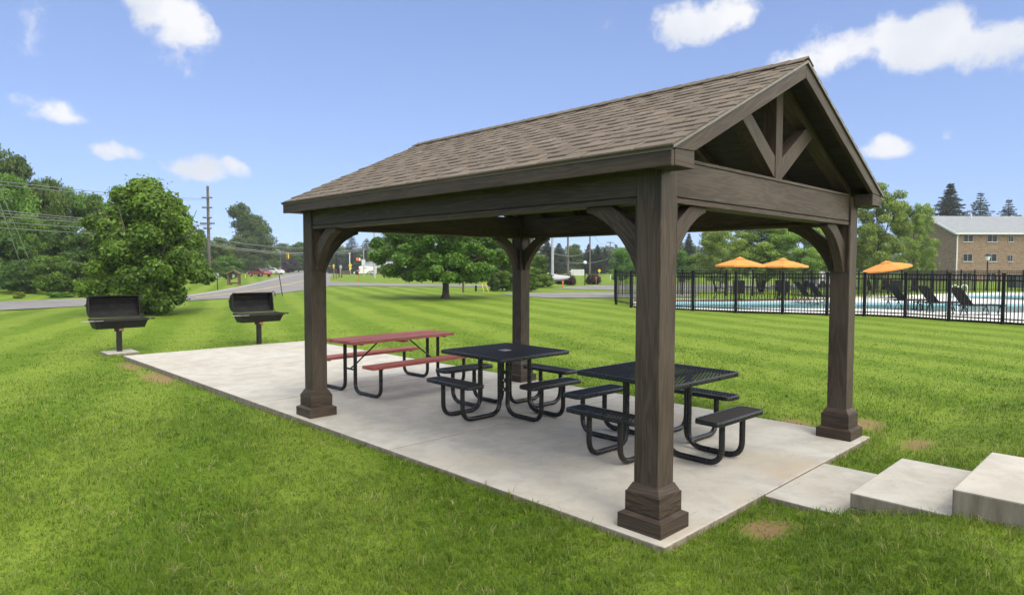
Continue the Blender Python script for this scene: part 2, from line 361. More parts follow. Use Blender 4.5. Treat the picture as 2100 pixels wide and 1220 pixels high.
# ------------------------------------------------------------------ mesh helpers
class MB:
    """collects shapes into ONE mesh; every vertex keeps a 'grain' coordinate (along, across, across)"""
    def __init__(s): s.v = []; s.f = []; s.g = []; s.t = []
    def add(s, vs, fs, gs=None, tint=.5):
        o = len(s.v); s.v += [tuple(map(float, p)) for p in vs]; s.f += [tuple(o+i for i in f) for f in fs]
        s.g += [tuple(map(float, p)) for p in (gs if gs is not None else vs)]; s.t += [tint]*len(fs); return s
    def box(s, x0, x1, y0, y1, z0, z1, axis=None, tint=.5, M=None, ring=False):
        vs = [(x, y, z) for x in (x0, x1) for y in (y0, y1) for z in (z0, z1)]
        fs = [(0, 1, 3, 2), (4, 6, 7, 5), (0, 4, 5, 1), (2, 3, 7, 6), (0, 2, 6, 4), (1, 5, 7, 3)]
        d = (abs(x1-x0), abs(y1-y0), abs(z1-z0)); a = axis if axis is not None else d.index(max(d))
        o = [rnd.uniform(0, 40) for _ in range(3)]; k = [a]+[i for i in range(3) if i != a]
        gs = [tuple(p[k[i]]+o[i] for i in range(3)) for p in vs]
        if ring: gs = [(p[0]+p[1]+o[0], p[2]+o[1], o[2]) for p in vs]
        if M is not None: vs = [tuple(M @ Vector(p)) for p in vs]
        return s.add(vs, fs, gs, tint)
    def beam(s, p0, p1, w, h, up=(0, 0, 1), tint=.5):
        p0, p1 = Vector(p0), Vector(p1); x = (p1-p0); ln = x.length; x.normalize(); y = Vector(up).cross(x); y.normalize(); z = x.cross(y)
        M = Matrix(((x.x, y.x, z.x, p0.x), (x.y, y.y, z.y, p0.y), (x.z, y.z, z.z, p0.z), (0, 0, 0, 1)))
        return s.box(0, ln, -w/2, w/2, -h/2, h/2, 0, tint, M)
    def prism(s, poly, M, t, axis=0, tint=.5):
        """2D polygon (a, b) -> M @ (a, b, +-t/2)"""
        n = len(poly); vs = [tuple(M @ Vector((a, b, z))) for z in (-t/2, t/2) for a, b in poly]
        o = [rnd.uniform(0, 40) for _ in range(3)]
        gs = [((a if axis == 0 else b)+o[0], (b if axis == 0 else a)+o[1], z+o[2]) for z in (-t/2, t/2) for a, b in poly]
        fs = [tuple(range(n-1, -1, -1)), tuple(range(n, 2*n))]+[(i, (i+1) % n, n+(i+1) % n, n+i) for i in range(n)]
        return s.add(vs, fs, gs, tint)
    def tube(s, pts, r, seg=10, caps=True, tint=.5):
        P = [Vector(p) for p in pts]; n = len(P); rs = r if isinstance(r, (list, tuple)) else [r]*n
        vs = []; gs = []; ln = 0; prev = None
        for i, p in enumerate(P):
            d = (P[min(i+1, n-1)]-P[max(i-1, 0)]).normalized()
            if prev is None:
                a = Vector((0, 0, 1)) if abs(d.z) < .9 else Vector((1, 0, 0)); x = d.cross(a).normalized()
            else: x = (prev-d*prev.dot(d)).normalized()
            prev = x; y = d.cross(x)
            if i: ln += (p-P[i-1]).length
            for k in range(seg):
                a = 2*math.pi*k/seg; q = p+(x*math.cos(a)+y*math.sin(a))*rs[i]; vs.append(tuple(q)); gs.append((ln, math.cos(a)*rs[i], math.sin(a)*rs[i]))
        fs = [(i*seg+k, i*seg+(k+1) % seg, (i+1)*seg+(k+1) % seg, (i+1)*seg+k) for i in range(n-1) for k in range(seg)]
        if caps: fs += [tuple(range(seg-1, -1, -1)), tuple(range((n-1)*seg, n*seg))]
        return s.add(vs, fs, gs, tint)
    def lathe(s, prof, seg=20, c=(0, 0, 0), tint=.5):
        vs = [(c[0]+r*math.cos(2*math.pi*k/seg), c[1]+r*math.sin(2*math.pi*k/seg), c[2]+z) for r, z in prof for k in range(seg)]
        n = len(prof)
        fs = [(i*seg+k, i*seg+(k+1) % seg, (i+1)*seg+(k+1) % seg, (i+1)*seg+k) for i in range(n-1) for k in range(seg)]
        fs += [tuple(range(seg-1, -1, -1)), tuple(range((n-1)*seg, n*seg))]
        return s.add(vs, fs, None, tint)
    def loft(s, rings, close=True, caps=True, tint=.5):
        n = len(rings[0]); vs = [p for r in rings for p in r]; m = len(rings)
        fs = [(i*n+k, i*n+(k+1) % n, (i+1)*n+(k+1) % n, (i+1)*n+k) for i in range(m-1) for k in range(n if close else n-1)]
        if caps: fs += [tuple(range(n-1, -1, -1)), tuple(range((m-1)*n, m*n))]
        return s.add(vs, fs, None, tint)
    def mesh(s, name, mat, smooth=False):
        me = bpy.data.meshes.new(name); me.from_pydata(s.v, [], s.f)
        a = me.attributes.new('grain', 'FLOAT_VECTOR', 'POINT'); a.data.foreach_set('vector', np.array(s.g, np.float32).ravel())
        a = me.attributes.new('tint', 'FLOAT', 'FACE'); a.data.foreach_set('value', np.array(s.t, np.float32))
        bm = bmesh.new(); bm.from_mesh(me); bmesh.ops.recalc_face_normals(bm, faces=bm.faces[:]); bm.to_mesh(me); bm.free()
        me.materials.append(mat)
        if smooth: me.polygons.foreach_set('use_smooth', [True]*len(me.polygons))
        return me
    def build(s, name, mat, parent=None, smooth=False, bevel=0, seg=2):
        me = s.mesh(name, mat, smooth); o = bpy.data.objects.new(name, me); COL.objects.link(o)
        if parent is not None: o.parent = parent
        if bevel:
            b = o.modifiers.new('bevel', 'BEVEL'); b.width = bevel; b.segments = seg; b.limit_method = 'ANGLE'; b.angle_limit = R_(40)
            if smooth: pass
        if smooth:
            try: me.set_sharp_from_angle(angle=R_(45))
            except Exception: pass
        return o
def tag(o, label=None, cat=None, group=None, kind=None):
    if label: o['label'] = label
    if cat: o['category'] = cat
    if group: o['group'] = group
    if kind: o['kind'] = kind
    return o
def thing(name, label, cat, loc=(0, 0, 0), rz=0, group=None, sc=None):
    o = bpy.data.objects.new(name, None); COL.objects.link(o); o.location = tuple(map(float, loc)); o.rotation_euler = (0, 0, rz)
    o.empty_display_size = .2
    if sc is not None: o.scale = sc if isinstance(sc, (tuple, list)) else (sc,)*3
    return tag(o, label, cat, group)
def link(name, me, parent=None):
    o = bpy.data.objects.new(name, me); COL.objects.link(o)
    if parent is not None: o.parent = parent
    return o
def copy_tree(o, parent=None):
    c = o.copy(); COL.objects.link(c)
    if parent is not None: c.parent = parent
    for ch in list(o.children): copy_tree(ch, c)
    return c
def dup(o, loc, rz, label, sc=None):
    c = copy_tree(o); c.location = tuple(map(float, loc)); c.rotation_euler = (0, 0, rz); c['label'] = label
    if sc is not None: c.scale = sc if isinstance(sc, (tuple, list)) else (sc,)*3
    return c
def fillet(pts, r, n=6):
    P = [Vector(p) for p in pts]; out = [P[0]]
    for i in range(1, len(P)-1):
        a = (P[i-1]-P[i]); b = (P[i+1]-P[i]); la, lb = a.length, b.length; a.normalize(); b.normalize()
        ang = a.angle(b); t = min(r/math.tan(ang/2), la*.49, lb*.49); p, q = P[i]+a*t, P[i]+b*t
        for k in range(n+1):
            s = k/n; out.append(p*(1-s)**2+P[i]*2*s*(1-s)+q*s**2)
    return out+[P[-1]]
def fastmesh(name, V, F, tint, mat, nper):
    me = bpy.data.meshes.new(name); nf = len(F)
    me.vertices.add(len(V)); me.vertices.foreach_set('co', V.astype(np.float32).ravel())
    me.loops.add(nf*nper); me.loops.foreach_set('vertex_index', F.astype(np.int32).ravel())
    me.polygons.add(nf); me.polygons.foreach_set('loop_start', np.arange(0, nf*nper, nper, dtype=np.int32))
    try: me.polygons.foreach_set('loop_total', np.full(nf, nper, np.int32))
    except Exception: pass
    a = me.attributes.new('tint', 'FLOAT', 'FACE'); a.data.foreach_set('value', tint.astype(np.float32))
    me.materials.append(mat); me.update(calc_edges=True)
    return me

# ------------------------------------------------------------------ ground
def sm(t): t = np.clip(t, 0, 1); return t*t*(3-2*t)
def gz(x, y):
    x = np.asarray(x, float); y = np.asarray(y, float)
    near = np.exp(-((x-1)**2+(y+1)**2)/160.0)
    z = GZ + .25*sm((-.42-y)/1.3)*sm((x+.9)/1.6)*np.clip(near*1.6, 0, 1)
    z = z + .012*np.sin(x*1.7+.4)*np.cos(y*1.3)*sm((np.hypot(x-1.7, y-2.3)-3)/4)
    z = z + .036*sm((6.5-y)/4)*np.exp(-np.clip(np.hypot(np.maximum(np.maximum(-.24-x, x-3.62), 0), np.maximum(-.24-y, 0)), 0, 9)/1.5)*sm((x+9)/4)
    inside = (x > -.1) & (x < 3.5) & (y > -.1) & (y < 11.8)
    return np.where(inside, np.minimum(z, GZ), z)
def ground():
    def axis(a, b, fine, far):
        mid = list(np.arange(a, b+1e-6, fine)); out = []; s = fine
        x = b
        while x < far: s *= 1.22; x += s; out.append(x)
        lo = []; s = fine; x = a
        while x > -far: s *= 1.22; x -= s; lo.append(x)
        return np.array(lo[::-1]+mid+out)
    xs, ys = axis(-6, 9, .14, 2600), axis(-5, 13, .14, 2600)
    X, Y = np.meshgrid(xs, ys, indexing='ij'); Z = gz(X, Y)
    V = np.stack([X, Y, Z], -1).reshape(-1, 3); nx, ny = len(xs), len(ys)
    I = np.arange(nx*ny).reshape(nx, ny)
    F = np.stack([I[:-1, :-1], I[1:, :-1], I[1:, 1:], I[:-1, 1:]], -1).reshape(-1, 4)
    me = fastmesh('ground', V, F, np.zeros(len(F)), LAWN, 4)
    d = np.zeros(len(V))
    for (dx, dy, rx, ry) in DIRT: d = np.maximum(d, 1-np.hypot((V[:, 0]-dx)/rx, (V[:, 1]-dy)/ry)*.62)
    a = me.attributes.new('dirt', 'FLOAT', 'POINT'); a.data.foreach_set('value', np.clip(d, 0, 1).astype(np.float32))
    me.polygons.foreach_set('use_smooth', [True]*len(F))
    o = link('ground', me); o['kind'] = 'structure'
ground()

SX0, SX1, SY0, SY1 = -.2386, 3.6205, -.2444, 11.9074
def sheet(name, poly, z, mat):
    m = MB(); m.add([(p[0], p[1], z) for p in poly], [tuple(range(len(poly)))]); o = m.build(name, mat); o['kind'] = 'structure'; return o
def slab(name, poly, z0, z1, mat):
    m = MB(); n = len(poly); m.add([(p[0], p[1], z) for z in (z0, z1) for p in poly], [tuple(range(n-1, -1, -1)), tuple(range(n, 2*n))]+[(i, (i+1) % n, n+(i+1) % n, n+i) for i in range(n)])
    o = m.build(name, mat); o['kind'] = 'structure'; return o
# patio, cast in four bays with narrow joints
m = MB(); js = [SY0, 2.80, 5.82, 8.82, SY1]
for i in range(4):
    m.box(SX0, SX1, js[i]+((0, .005, .008, .011)[i]), js[i+1]-((.005, .008, .011, 0)[i]), -.25, 0)
o = m.build('patio', CONC, bevel=.008); o['kind'] = 'structure'
m = MB(); m.box(1.1335, 2.3335, -.8643, SY0-.008, -.25, -.003); o = m.build('path', CONC, bevel=.008); o['kind'] = 'structure'
def step(y0, y1, z0, z1, label):
    m = MB(); h = (z1+max(z0, -.05))/2
    m.box(1.1335, 2.3335, y0, y1, h+.003, z1); m.box(1.137, 2.330, y0+.003, y1-.003, z0, h+.003)
    o = m.build('concrete_step', CONC, bevel=.010); tag(o, label, 'step', 'concrete steps')
step(-1.4689, -.8673, -.2, .174, 'lower concrete step rising from the path slab')
step(-2.36, -1.4719, -.2, .348, 'higher concrete step at the right edge of the photo')
# pad under the first grill
G1 = np.array([-.03, 13.05]); G2 = np.array([2.74, 12.60])
m = MB(); m.box(-.33, .26, 12.70, 13.32, -.25, -.035); o = m.build('concrete_pad', CONC, bevel=.012)
tag(o, 'small concrete pad under the grill at the slab corner', 'pad')

# ------------------------------------------------------------------ pavilion
A, B, Q, P_ = 3.42, 4.6641, .0943, .1706
FZ0, FZ1, FO, FY0, FY1, RZ = 2.361, 2.495, .25, -.2634, 4.9392, 3.415
TAN = (RZ-FZ1)/(A/2+FO); CS = 1/math.sqrt(1+TAN*TAN)
pav = thing('pavilion', 'dark stained timber picnic pavilion with shingled gable roof on four posts', 'pavilion', (A/2, B/2, 0))
PO = Vector((A/2, B/2, 0))
class PMB(MB):
    def build(s, *a, **k):
        s.v = [(p[0]-PO.x, p[1]-PO.y, p[2]) for p in s.v]; return MB.build(s, *a, **k)
def frustum(m, cx, cy_, h0, h1, z0, z1):
    vs = [(cx+sx*h, cy_+sy*h, z) for h, z in ((h0, z0), (h1, z1)) for sx, sy in ((-1, -1), (1, -1), (1, 1), (-1, 1))]
    o = rnd.uniform(0, 30)
    m.add(vs, [(3, 2, 1, 0), (4, 5, 6, 7)]+[(i, (i+1) % 4, 4+(i+1) % 4, 4+i) for i in range(4)], [(p[0]+p[1]+o, p[2]+o, o) for p in vs])
POSTS = [(0, 0, 1, 1), (A, 0, -1, 1), (0, B, 1, -1), (A, B, -1, -1)]
for (px, py, sx, sy) in POSTS:
    m = PMB(); m.box(px-Q, px+Q, py-Q, py+Q, .28, 2.455, 2)
    # battens that frame the two brace faces, down to the brace feet
    for e in (-1, 1):
        m.box(*sorted((px+sx*(Q+.0005), px+sx*(Q+.012))), *sorted((py+e*(Q-.001), py+e*(Q-.026))), 1.70, 2.168, 2)
        m.box(*sorted((px+e*(Q-.001), px+e*(Q-.026))), *sorted((py+sy*(Q+.0005), py+sy*(Q+.012))), 1.70, 2.168, 2)
    post = m.build('post', WOOD, pav, bevel=.006)
    m = PMB(); m.box(px-P_, px+P_, py-P_, py+P_, 0.0, .098, 0, ring=True); frustum(m, px, py, P_-.002, .137, .098, .114)
    m.box(px-.135, px+.135, py-.135, py+.135, .114, .248, 0, ring=True); frustum(m, px, py, .127, .122, .248, .262); frustum(m, px, py, .122, .100, .262, .303)
    m.build('post_base', WOOD, post, bevel=.003)
BR = [(.085, 1.985), (.344, 2.169), (.559, 2.169), (.559, 2.134), (.50, 2.115), (.45, 2.09), (.40, 2.06), (.351, 2.025), (.31, 1.985), (.265, 1.938), (.226, 1.888), (.185, 1.825), (.15, 1.76), (.128, 1.70), (.085, 1.70)]
for (px, py, sx, sy) in POSTS:
    for ax in (0, 1):
        m = PMB()
        if ax == 0: M = Matrix(((sx, 0, 0, px), (0, 0, 1, py), (0, 1, 0, 0), (0, 0, 0, 1)))
        else: M = Matrix(((0, 0, 1, px), (sy, 0, 0, py), (0, 1, 0, 0), (0, 0, 0, 1)))
        # grain runs along the diagonal
        n = len(BR); m.prism(BR, M, .088); o = rnd.uniform(0, 30)
        m.g = [((a+b)*.7+o, (a-b)*.7+o, z) for z in (-.044, .044) for a, b in BR]
        m.build('brace', WOOD, pav, bevel=.004)
def beamset(x0, x1, y0, y1, cap):
    m = PMB(); lx = x1-x0 > y1-y0
    def bx(i, z0, z1):
        if lx: m.box(x0, x1, y0+i, y1-i, z0, z1, 0)
        else: m.box(x0+i, x1-i, y0, y1, z0, z1, 1)
    bx(0, 2.213, 2.452); 
    bx(.014, 2.203, 2.214)
    o = m.build('beam', WOOD, pav, bevel=.004)
    m = PMB(); e = .012
    if lx: m.box(x0+e, x1-e, y0-.004, y1+.004, 2.1695, 2.203, 0)
    else: m.box(x0-.004, x1+.004, y0+e, y1-e, 2.1695, 2.203, 1)
    m.build('trim', WOOD, o, bevel=.003)
    if cap:
        m = PMB(); m.box(x0+.002, x1-.002, y0-.010, y1+.010, 2.452, 2.475, 0); m.build('cap', WOOD, o, bevel=.003)
T_ = .0753
beamset(Q, A-Q, -T_, T_, True); beamset(Q, A-Q, B-T_, B+T_, True); beamset(-T_, T_, Q, B-Q, False); beamset(A-T_, A+T_, Q, B-Q, False)
# trusses
def under(x, off):                                     # underside of the roof deck at x, 'off' below the shingle line
    return RZ-abs(x-A/2)*TAN-off
for ty in (0, B):
    m = PMB(); kz = 2.4755
    tr = None
    m.box(1.6475, 1.7725, ty-.06, ty+.06, kz, under(1.71, .10)-.02, 2); king = m.build('king_post', WOOD, pav, bevel=.004)
    for s in (-1, 1):
        m = PMB(); c = A/2
        M = Matrix(((s, 0, 0, c), (0, 0, 1, ty), (0, 1, 0, 0), (0, 0, 0, 1)))
        m.prism([(.066, 2.482), (.066, 2.66), (.56, under(c+.56, .175)+.0), (.70, under(c+.70, .175))], M, .11); m.g = [((a+b)*.7+3*s, (a-b)*.7+ty, z) for z in (-.055, .055) for a, b in [(.066, 2.482), (.066, 2.66), (.56, 2.9), (.70, 2.85)]]
        m.build('strut', WOOD, pav, bevel=.004)
        m = PMB(); m.prism([(.064 if ty == B/2 else .064, under(c+.064, .176)), (.064, under(c+.064, .066)), (1.70, under(c+1.70, .066)), (1.70, under(c+1.70, .176)+.02)], M, .112)
        m.g = [(a+7*s, b*2+a*TAN*2+ty, z) for z in (-.056, .056) for a, b in [(.064, 0), (.064, .1), (1.7, .1-1.636*TAN), (1.7, -1.636*TAN)]]
        m.build('top_chord', WOOD, pav, bevel=.003)
# rafters between the trusses
for k in range(1, 8):
    y = FY0+.12+k*(FY1-FY0-.24)/8
    if min(abs(y-t) for t in (0, B)) < .12: continue
    for s in (-1, 1):
        m = PMB(); c = A/2; M = Matrix(((s, 0, 0, c), (0, 0, 1, y), (0, 1, 0, 0), (0, 0, 0, 1)))
        m.prism([(.03, under(c+.03, .15)), (.03, under(c+.03, .066)), (1.92, under(c+1.92, .066)), (1.92, under(c+1.92, .15))], M, .04)
        m.build('rafter', WOOD, pav)
# ceiling boards under the roof, running lengthwise
m = PMB(); S_LEN = (A/2+FO)/CS
for s in (-1, 1):
    nb = 15
    for k in range(nb):
        d0, d1 = (k*S_LEN/nb+.003)*CS, ((k+1)*S_LEN/nb-.003)*CS
        c = A/2; M = Matrix(((s, 0, 0, c), (0, 0, 1, (FY0+FY1)/2), (0, 1, 0, 0), (0, 0, 0, 1)))
        poly = [(d0, under(c+d0, .064)), (d0, under(c+d0, .040)), (d1, under(c+d1, .040)), (d1, under(c+d1, .064))]
        o1 = rnd.uniform(0, 30); m.prism(poly, M, FY1-FY0-.05)
        m.g[-8:] = [(z+o1, a*1.0, b*1.0) for z in (0, 5.1) for a, b in poly]
m.build('ceiling', WOOD_SHADED, pav)
# fascia boards at the eaves with their boxed returns
for s in (-1, 1):
    xo = -FO if s < 0 else A+FO
    m = PMB(); m.box(*sorted((xo, xo-s*.035)), FY0+.002, FY1-.002, FZ0, 2.462, 1); m.build('fascia', WOOD, pav, bevel=.004)
    for ye in (FY0, FY1):
        m = PMB(); yi = ye+(.165 if ye < 0 else -.165)
        xa, xb = xo-s*.037, xo-s*.265
        M = Matrix(((1, 0, 0, 0), (0, 0, 1, (ye+yi)/2), (0, 1, 0, 0), (0, 0, 0, 1)))
        m.prism([(xa, FZ0+.001), (xb, FZ0+.001), (xb, under(xb, .155)), (xa, under(xa, .043))] if False else [(xa, FZ0+.004), (xb, FZ0+.004), (xb, FZ0+.115), (xa, FZ0+.1055)], M, abs(yi-ye))
        m.build('eave_return', WOOD, pav, bevel=.004)
# rake boards on the gables
for ye, sg in ((FY0, 1), (FY1, -1)):
    for s in (-1, 1):
        m = PMB(); c = A/2; M = Matrix(((s, 0, 0, c), (0, 0, 1, ye+sg*.019-sg*.004), (0, 1, 0, 0), (0, 0, 0, 1)))
        e = A/2+FO-.037
        poly = [(0.001, under(c, .146)), (.001, under(c, .036)), (e, under(c+e, .036)), (e-.0, FZ0+.107), (e-.228, FZ0+.1165)]
        m.prism(poly, M, .038); o1 = rnd.uniform(0, 20)
        m.g = [(a/CS+o1, b+a*TAN, z) for z in (-.019, .019) for a, b in poly]
        m.build('rake_board', WOOD, pav, bevel=.003)
        m = PMB(); M2 = Matrix(((s, 0, 0, c), (0, 0, 1, ye-sg*.012), (0, 1, 0, 0), (0, 0, 0, 1)))
        m.prism([(0.001, under(c, .030)), (.001, under(c, .010)), (A/2+FO+.008, under(c+A/2+FO+.008, .010)), (A/2+FO+.008, under(c+A/2+FO+.008, .030))], M2, .014)
        m.build('drip_edge', MATS.get('drip') or plain('drip', (.13, .115, .10), .5), pav)
# roof deck + shingles
m = PMB(); 
for s in (-1, 1):
    c = A/2; M = Matrix(((s, 0, 0, c), (0, 0, 1, (FY0+FY1)/2), (0, 1, 0, 0), (0, 0, 0, 1))); e = A/2+FO+.006
    m.prism([(0.0, under(c, .038)), (0, under(c, .012)), (e, under(c+e, .012)), (e, under(c+e, .038))], M, FY1-FY0-.004)
deck = m.build('roof', SHING, pav)
m = PMB(); NC = 15
for s in (-1, 1):
    c = A/2
    for k in range(NC):
        e0 = (A/2+FO+.018)-k*(A/2+FO-.02)/NC; e1 = e0-(A/2+FO)/NC*1.25; e1 = max(e1, .0)
        def quadstrip(y0, y1, lift, th, tint):
            # lower edge raised, upper edge tucked under the next course
            vs = []
            for y in (y0, y1):
                for (e, zt) in ((e0, lift), (e1, lift*.35)):
                    vs.append((c+s*e, y, under(c+e, .012)+zt)); vs.append((c+s*e, y, under(c+e, .012)+max(zt-th, -.002)))
            m.add(vs, [(0, 2, 6, 4), (1, 5, 7, 3), (0, 4, 5, 1), (2, 3, 7, 6), (0, 1, 3, 2), (4, 6, 7, 5)], None, tint)
        y = FY0-.018; first = True
        base = rnd.uniform(.55, .66); ed = e0-(e0-e1)*.21
        ee0, ee1 = e0, e1
        e0, e1 = ee0, ed; quadstrip(FY0-.018, FY1+.018, .008, .009, .0)  # dark lower strip: shadow line of the tabs put into the tint
        e0, e1 = ed, ee1; quadstrip(FY0-.018, FY1+.018, .0085, .009, base)
        e0, e1 = ee0, ee1
        y = FY0-.018+rnd.uniform(-.1, 0)
        while y < FY1+.018:
            wd = rnd.uniform(.09, .26); gap = rnd.uniform(.08, .22)
            a0, a1 = max(y, FY0-.018), min(y+wd, FY1+.018)
            if a1-a0 > .02: quadstrip(a0, a1, .0165, .009, base+rnd.uniform(-.13, .16))
            y += wd+gap
m.build('shingles', SHING, deck)
m = PMB(); y = FY0-.02; c = A/2
while y < FY1+.0:                                      # ridge caps, each lapping the next
    y1 = min(y+.22, FY1+.02)
    prof = [(-.11, under(c+.11, -.012)), (0, RZ+.016), (.11, under(c+.11, -.012)), (.11, under(c+.11, -.004)), (0, RZ+.004), (-.11, under(c+.11, -.004))]
    vs = [(c+a, yy, b+dz) for yy, dz in ((y, .008), (y1, 0)) for a, b in prof]
    m.add(vs, [(0, 1, 7, 6), (1, 2, 8, 7), (2, 3, 9, 8), (3, 4, 10, 9), (4, 5, 11, 10), (5, 0, 6, 11), (0, 5, 4, 1), (1, 4, 3, 2), (6, 7, 10, 11), (7, 8, 9, 10)], None, rnd.uniform(.4, .75)); y += .145
m.build('ridge_cap', SHING, deck)

# ------------------------------------------------------------------ square tables with four seats
TH, SH_ = .736, .445; RIB = 24
def rrect(w, l, r, n=5):
    pts = []
    for cx_, cy2, a0 in ((w-r, l-r, 0), (-w+r, l-r, 90), (-w+r, -l+r, 180), (w-r, -l+r, 270)):
        for k in range(n+1):
            a = R_(a0+90*k/n); pts.append((cx_+r*math.cos(a), cy2+r*math.sin(a)))
    return pts
def top_mesh(w, l, r, z, rim, bars, axis):
    """rim frame with rounded corners, and a bar / mesh infill"""
    fr = MB(); oo, ii = rrect(w, l, r), rrect(w-.022, l-.022, max(r-.022, .01)); n = len(oo)
    rings = [[(a, b, z-rim) for a, b in oo], [(a, b, z-.010) for a, b in oo], [(a-.0012*np.sign(a), b-.0012*np.sign(b), z-.0045) for a, b in oo], [(a-.0045*np.sign(a), b-.0045*np.sign(b), z-.0010) for a, b in oo], [(a-.009*np.sign(a), b-.009*np.sign(b), z) for a, b in oo], [(a, b, z-.001) for a, b in ii], [(a, b, z-.012) for a, b in ii], [(a, b, z-rim) for a, b in ii]]
    rings.append(rings[0]); fr.loft(rings, caps=False)
    inf = MB(); iw, il = w-.018, l-.018
    if bars:
        ang = R_(bars); dx, dy = math.cos(ang), math.sin(ang); pitch = .030; K = int(2.2*max(w, l)/pitch)
        for k in range(-K, K+1):
            ox, oy = -dy*k*pitch, dx*k*pitch; t0, t1 = -9, 9                 # clip the strand to the frame
            for o, dd, lim in ((ox, dx, iw), (oy, dy, il)):
                if abs(dd) < 1e-6:
                    if abs(o) > lim: t0, t1 = 1, 0
                    continue
                u0, u1 = sorted(((-lim-o)/dd, (lim-o)/dd)); t0, t1 = max(t0, u0), min(t1, u1)
            cr = max(r-.018, 0)*.45
            if t1-t0 > .03: inf.beam((ox+dx*(t0+cr*.2), oy+dy*(t0+cr*.2), z-.0065), (ox+dx*(t1-cr*.2), oy+dy*(t1-cr*.2), z-.0065), .0195, .007)
    else:
        inf.add([(a, b, z-.004) for a, b in rrect(iw, il, max(r-.018, .008))]+[(a, b, z-.010) for a, b in rrect(iw, il, max(r-.018, .008))], [tuple(range(24)), tuple(range(47, 23, -1))])
    return fr, inf
def meshtop_mat():
    m, t, b = nodes('punched_mesh'); q = NT(t); c = q.coord(); mp = q.mapv(c, (1, 1, 1), rot=(0, 0, R_(45)))
    v = q.n('ShaderNodeTexVoronoi'); v.inputs['Scale'].default_value = 46; v.inputs['Randomness'].default_value = 0; q.l(mp, v.inputs['Vector'])
    hole = q.rng(v.outputs['Distance'], .30, .36, 1, 0)
    col = q.mix(hole, (.046, .041, .034), (.010, .009, .007)); q.l(col, b.inputs['Base Color']); b.inputs['Specular IOR Level'].default_value = .05
    q.l(q.rng(hole, 0, 1, .62, .95), b.inputs['Roughness']); q.bump(hole, b, -.4, .004)
    return m
PUNCH = meshtop_mat()
def square_table(cx_, cy_, th, label, striped):
    t = thing('picnic_table', label, 'picnic table', (cx_, cy_, 0), th, 'square black picnic tables')
    fr, inf = top_mesh(.568, .568, .055, TH, .042, RIB if striped else 0, 0)
    top = fr.build('tabletop', BLACK, t, smooth=True); inf.build('tabletop_mesh', BLACKM if striped else PUNCH, top)
    if not striped:
        m = MB(); m.box(-.056, .056, -.056, .056, TH-.004, TH+.0015); pl = m.build('umbrella_plate', PLATE, top, bevel=.003)
        m = MB(); m.lathe([(.026, TH+.0014), (.026, TH+.004), (.019, TH+.004), (.019, TH+.0014)], 20); m.build('umbrella_ring', STEEL, pl)
    # cross bars under the top
    for s in (-1, 1):
        m = MB(); m.box(-.50, .50, s*.2-.02, s*.2+.02, TH-.040, TH-.013); m.build('under_bar', BLACK, t)
    rt = .0265; d, D, e = .245, .80, .178
    for k in range(4):
        Rm = Matrix.Rotation(k*math.pi/2, 4, 'Z')
        w_, l_ = .128, .405
        fr, inf = top_mesh(w_, l_, .06, SH_, .040, (RIB-90*k) if striped and k in (0, 2) else 0, 1)
        for mb in (fr, inf): mb.v = [tuple(Rm @ Vector((x-.775, y, z))) for x, y, z in mb.v]
        st = fr.build('seat', BLACK, t, smooth=True); inf.build('seat_mesh', BLACKM if striped and k in (0, 2) else PUNCH, st)
        for s in (-1, 1):
            path = fillet([(-d, s*e, TH-.03), (-d, s*e, rt), (-D, s*e, rt), (-D, s*e, SH_-.03)], .15, 8)
            m = MB(); m.tube([Rm @ p for p in path], rt, 12); 
            leg = m.build('leg', BLACK, t, smooth=True)
            m = MB(); m.box(-D-.10, -D+.13, s*e-.02, s*e+.02, SH_-.038, SH_-.032); m.v = [tuple(Rm @ Vector(p)) for p in m.v]; m.build('seat_bracket', BLACK, leg)
        # tie plates between neighbouring legs
        for zz in (.31, .42):
            m = MB(); p0, p1 = Vector((-d, -e, zz)), Vector((-e, -d, zz)); m.beam(Rm @ p0, Rm @ p1, .008, .045); tp = m.build('tie_plate', BLACK, t)
            mid = (p0+p1)/2+Vector((-.006, -.006, 0)); m = MB(); m.tube([Rm @ mid, Rm @ (mid+Vector((-.003, -.003, 0)))], .008, 8); m.build('bolt', STEEL, tp)
    return t
square_table(1.729, 1.106, -.030, 'square black picnic table with ribbed top beside the front post', True)
square_table(1.765, 3.291, -.026, 'square black picnic table with smooth top and pale centre plate', False)

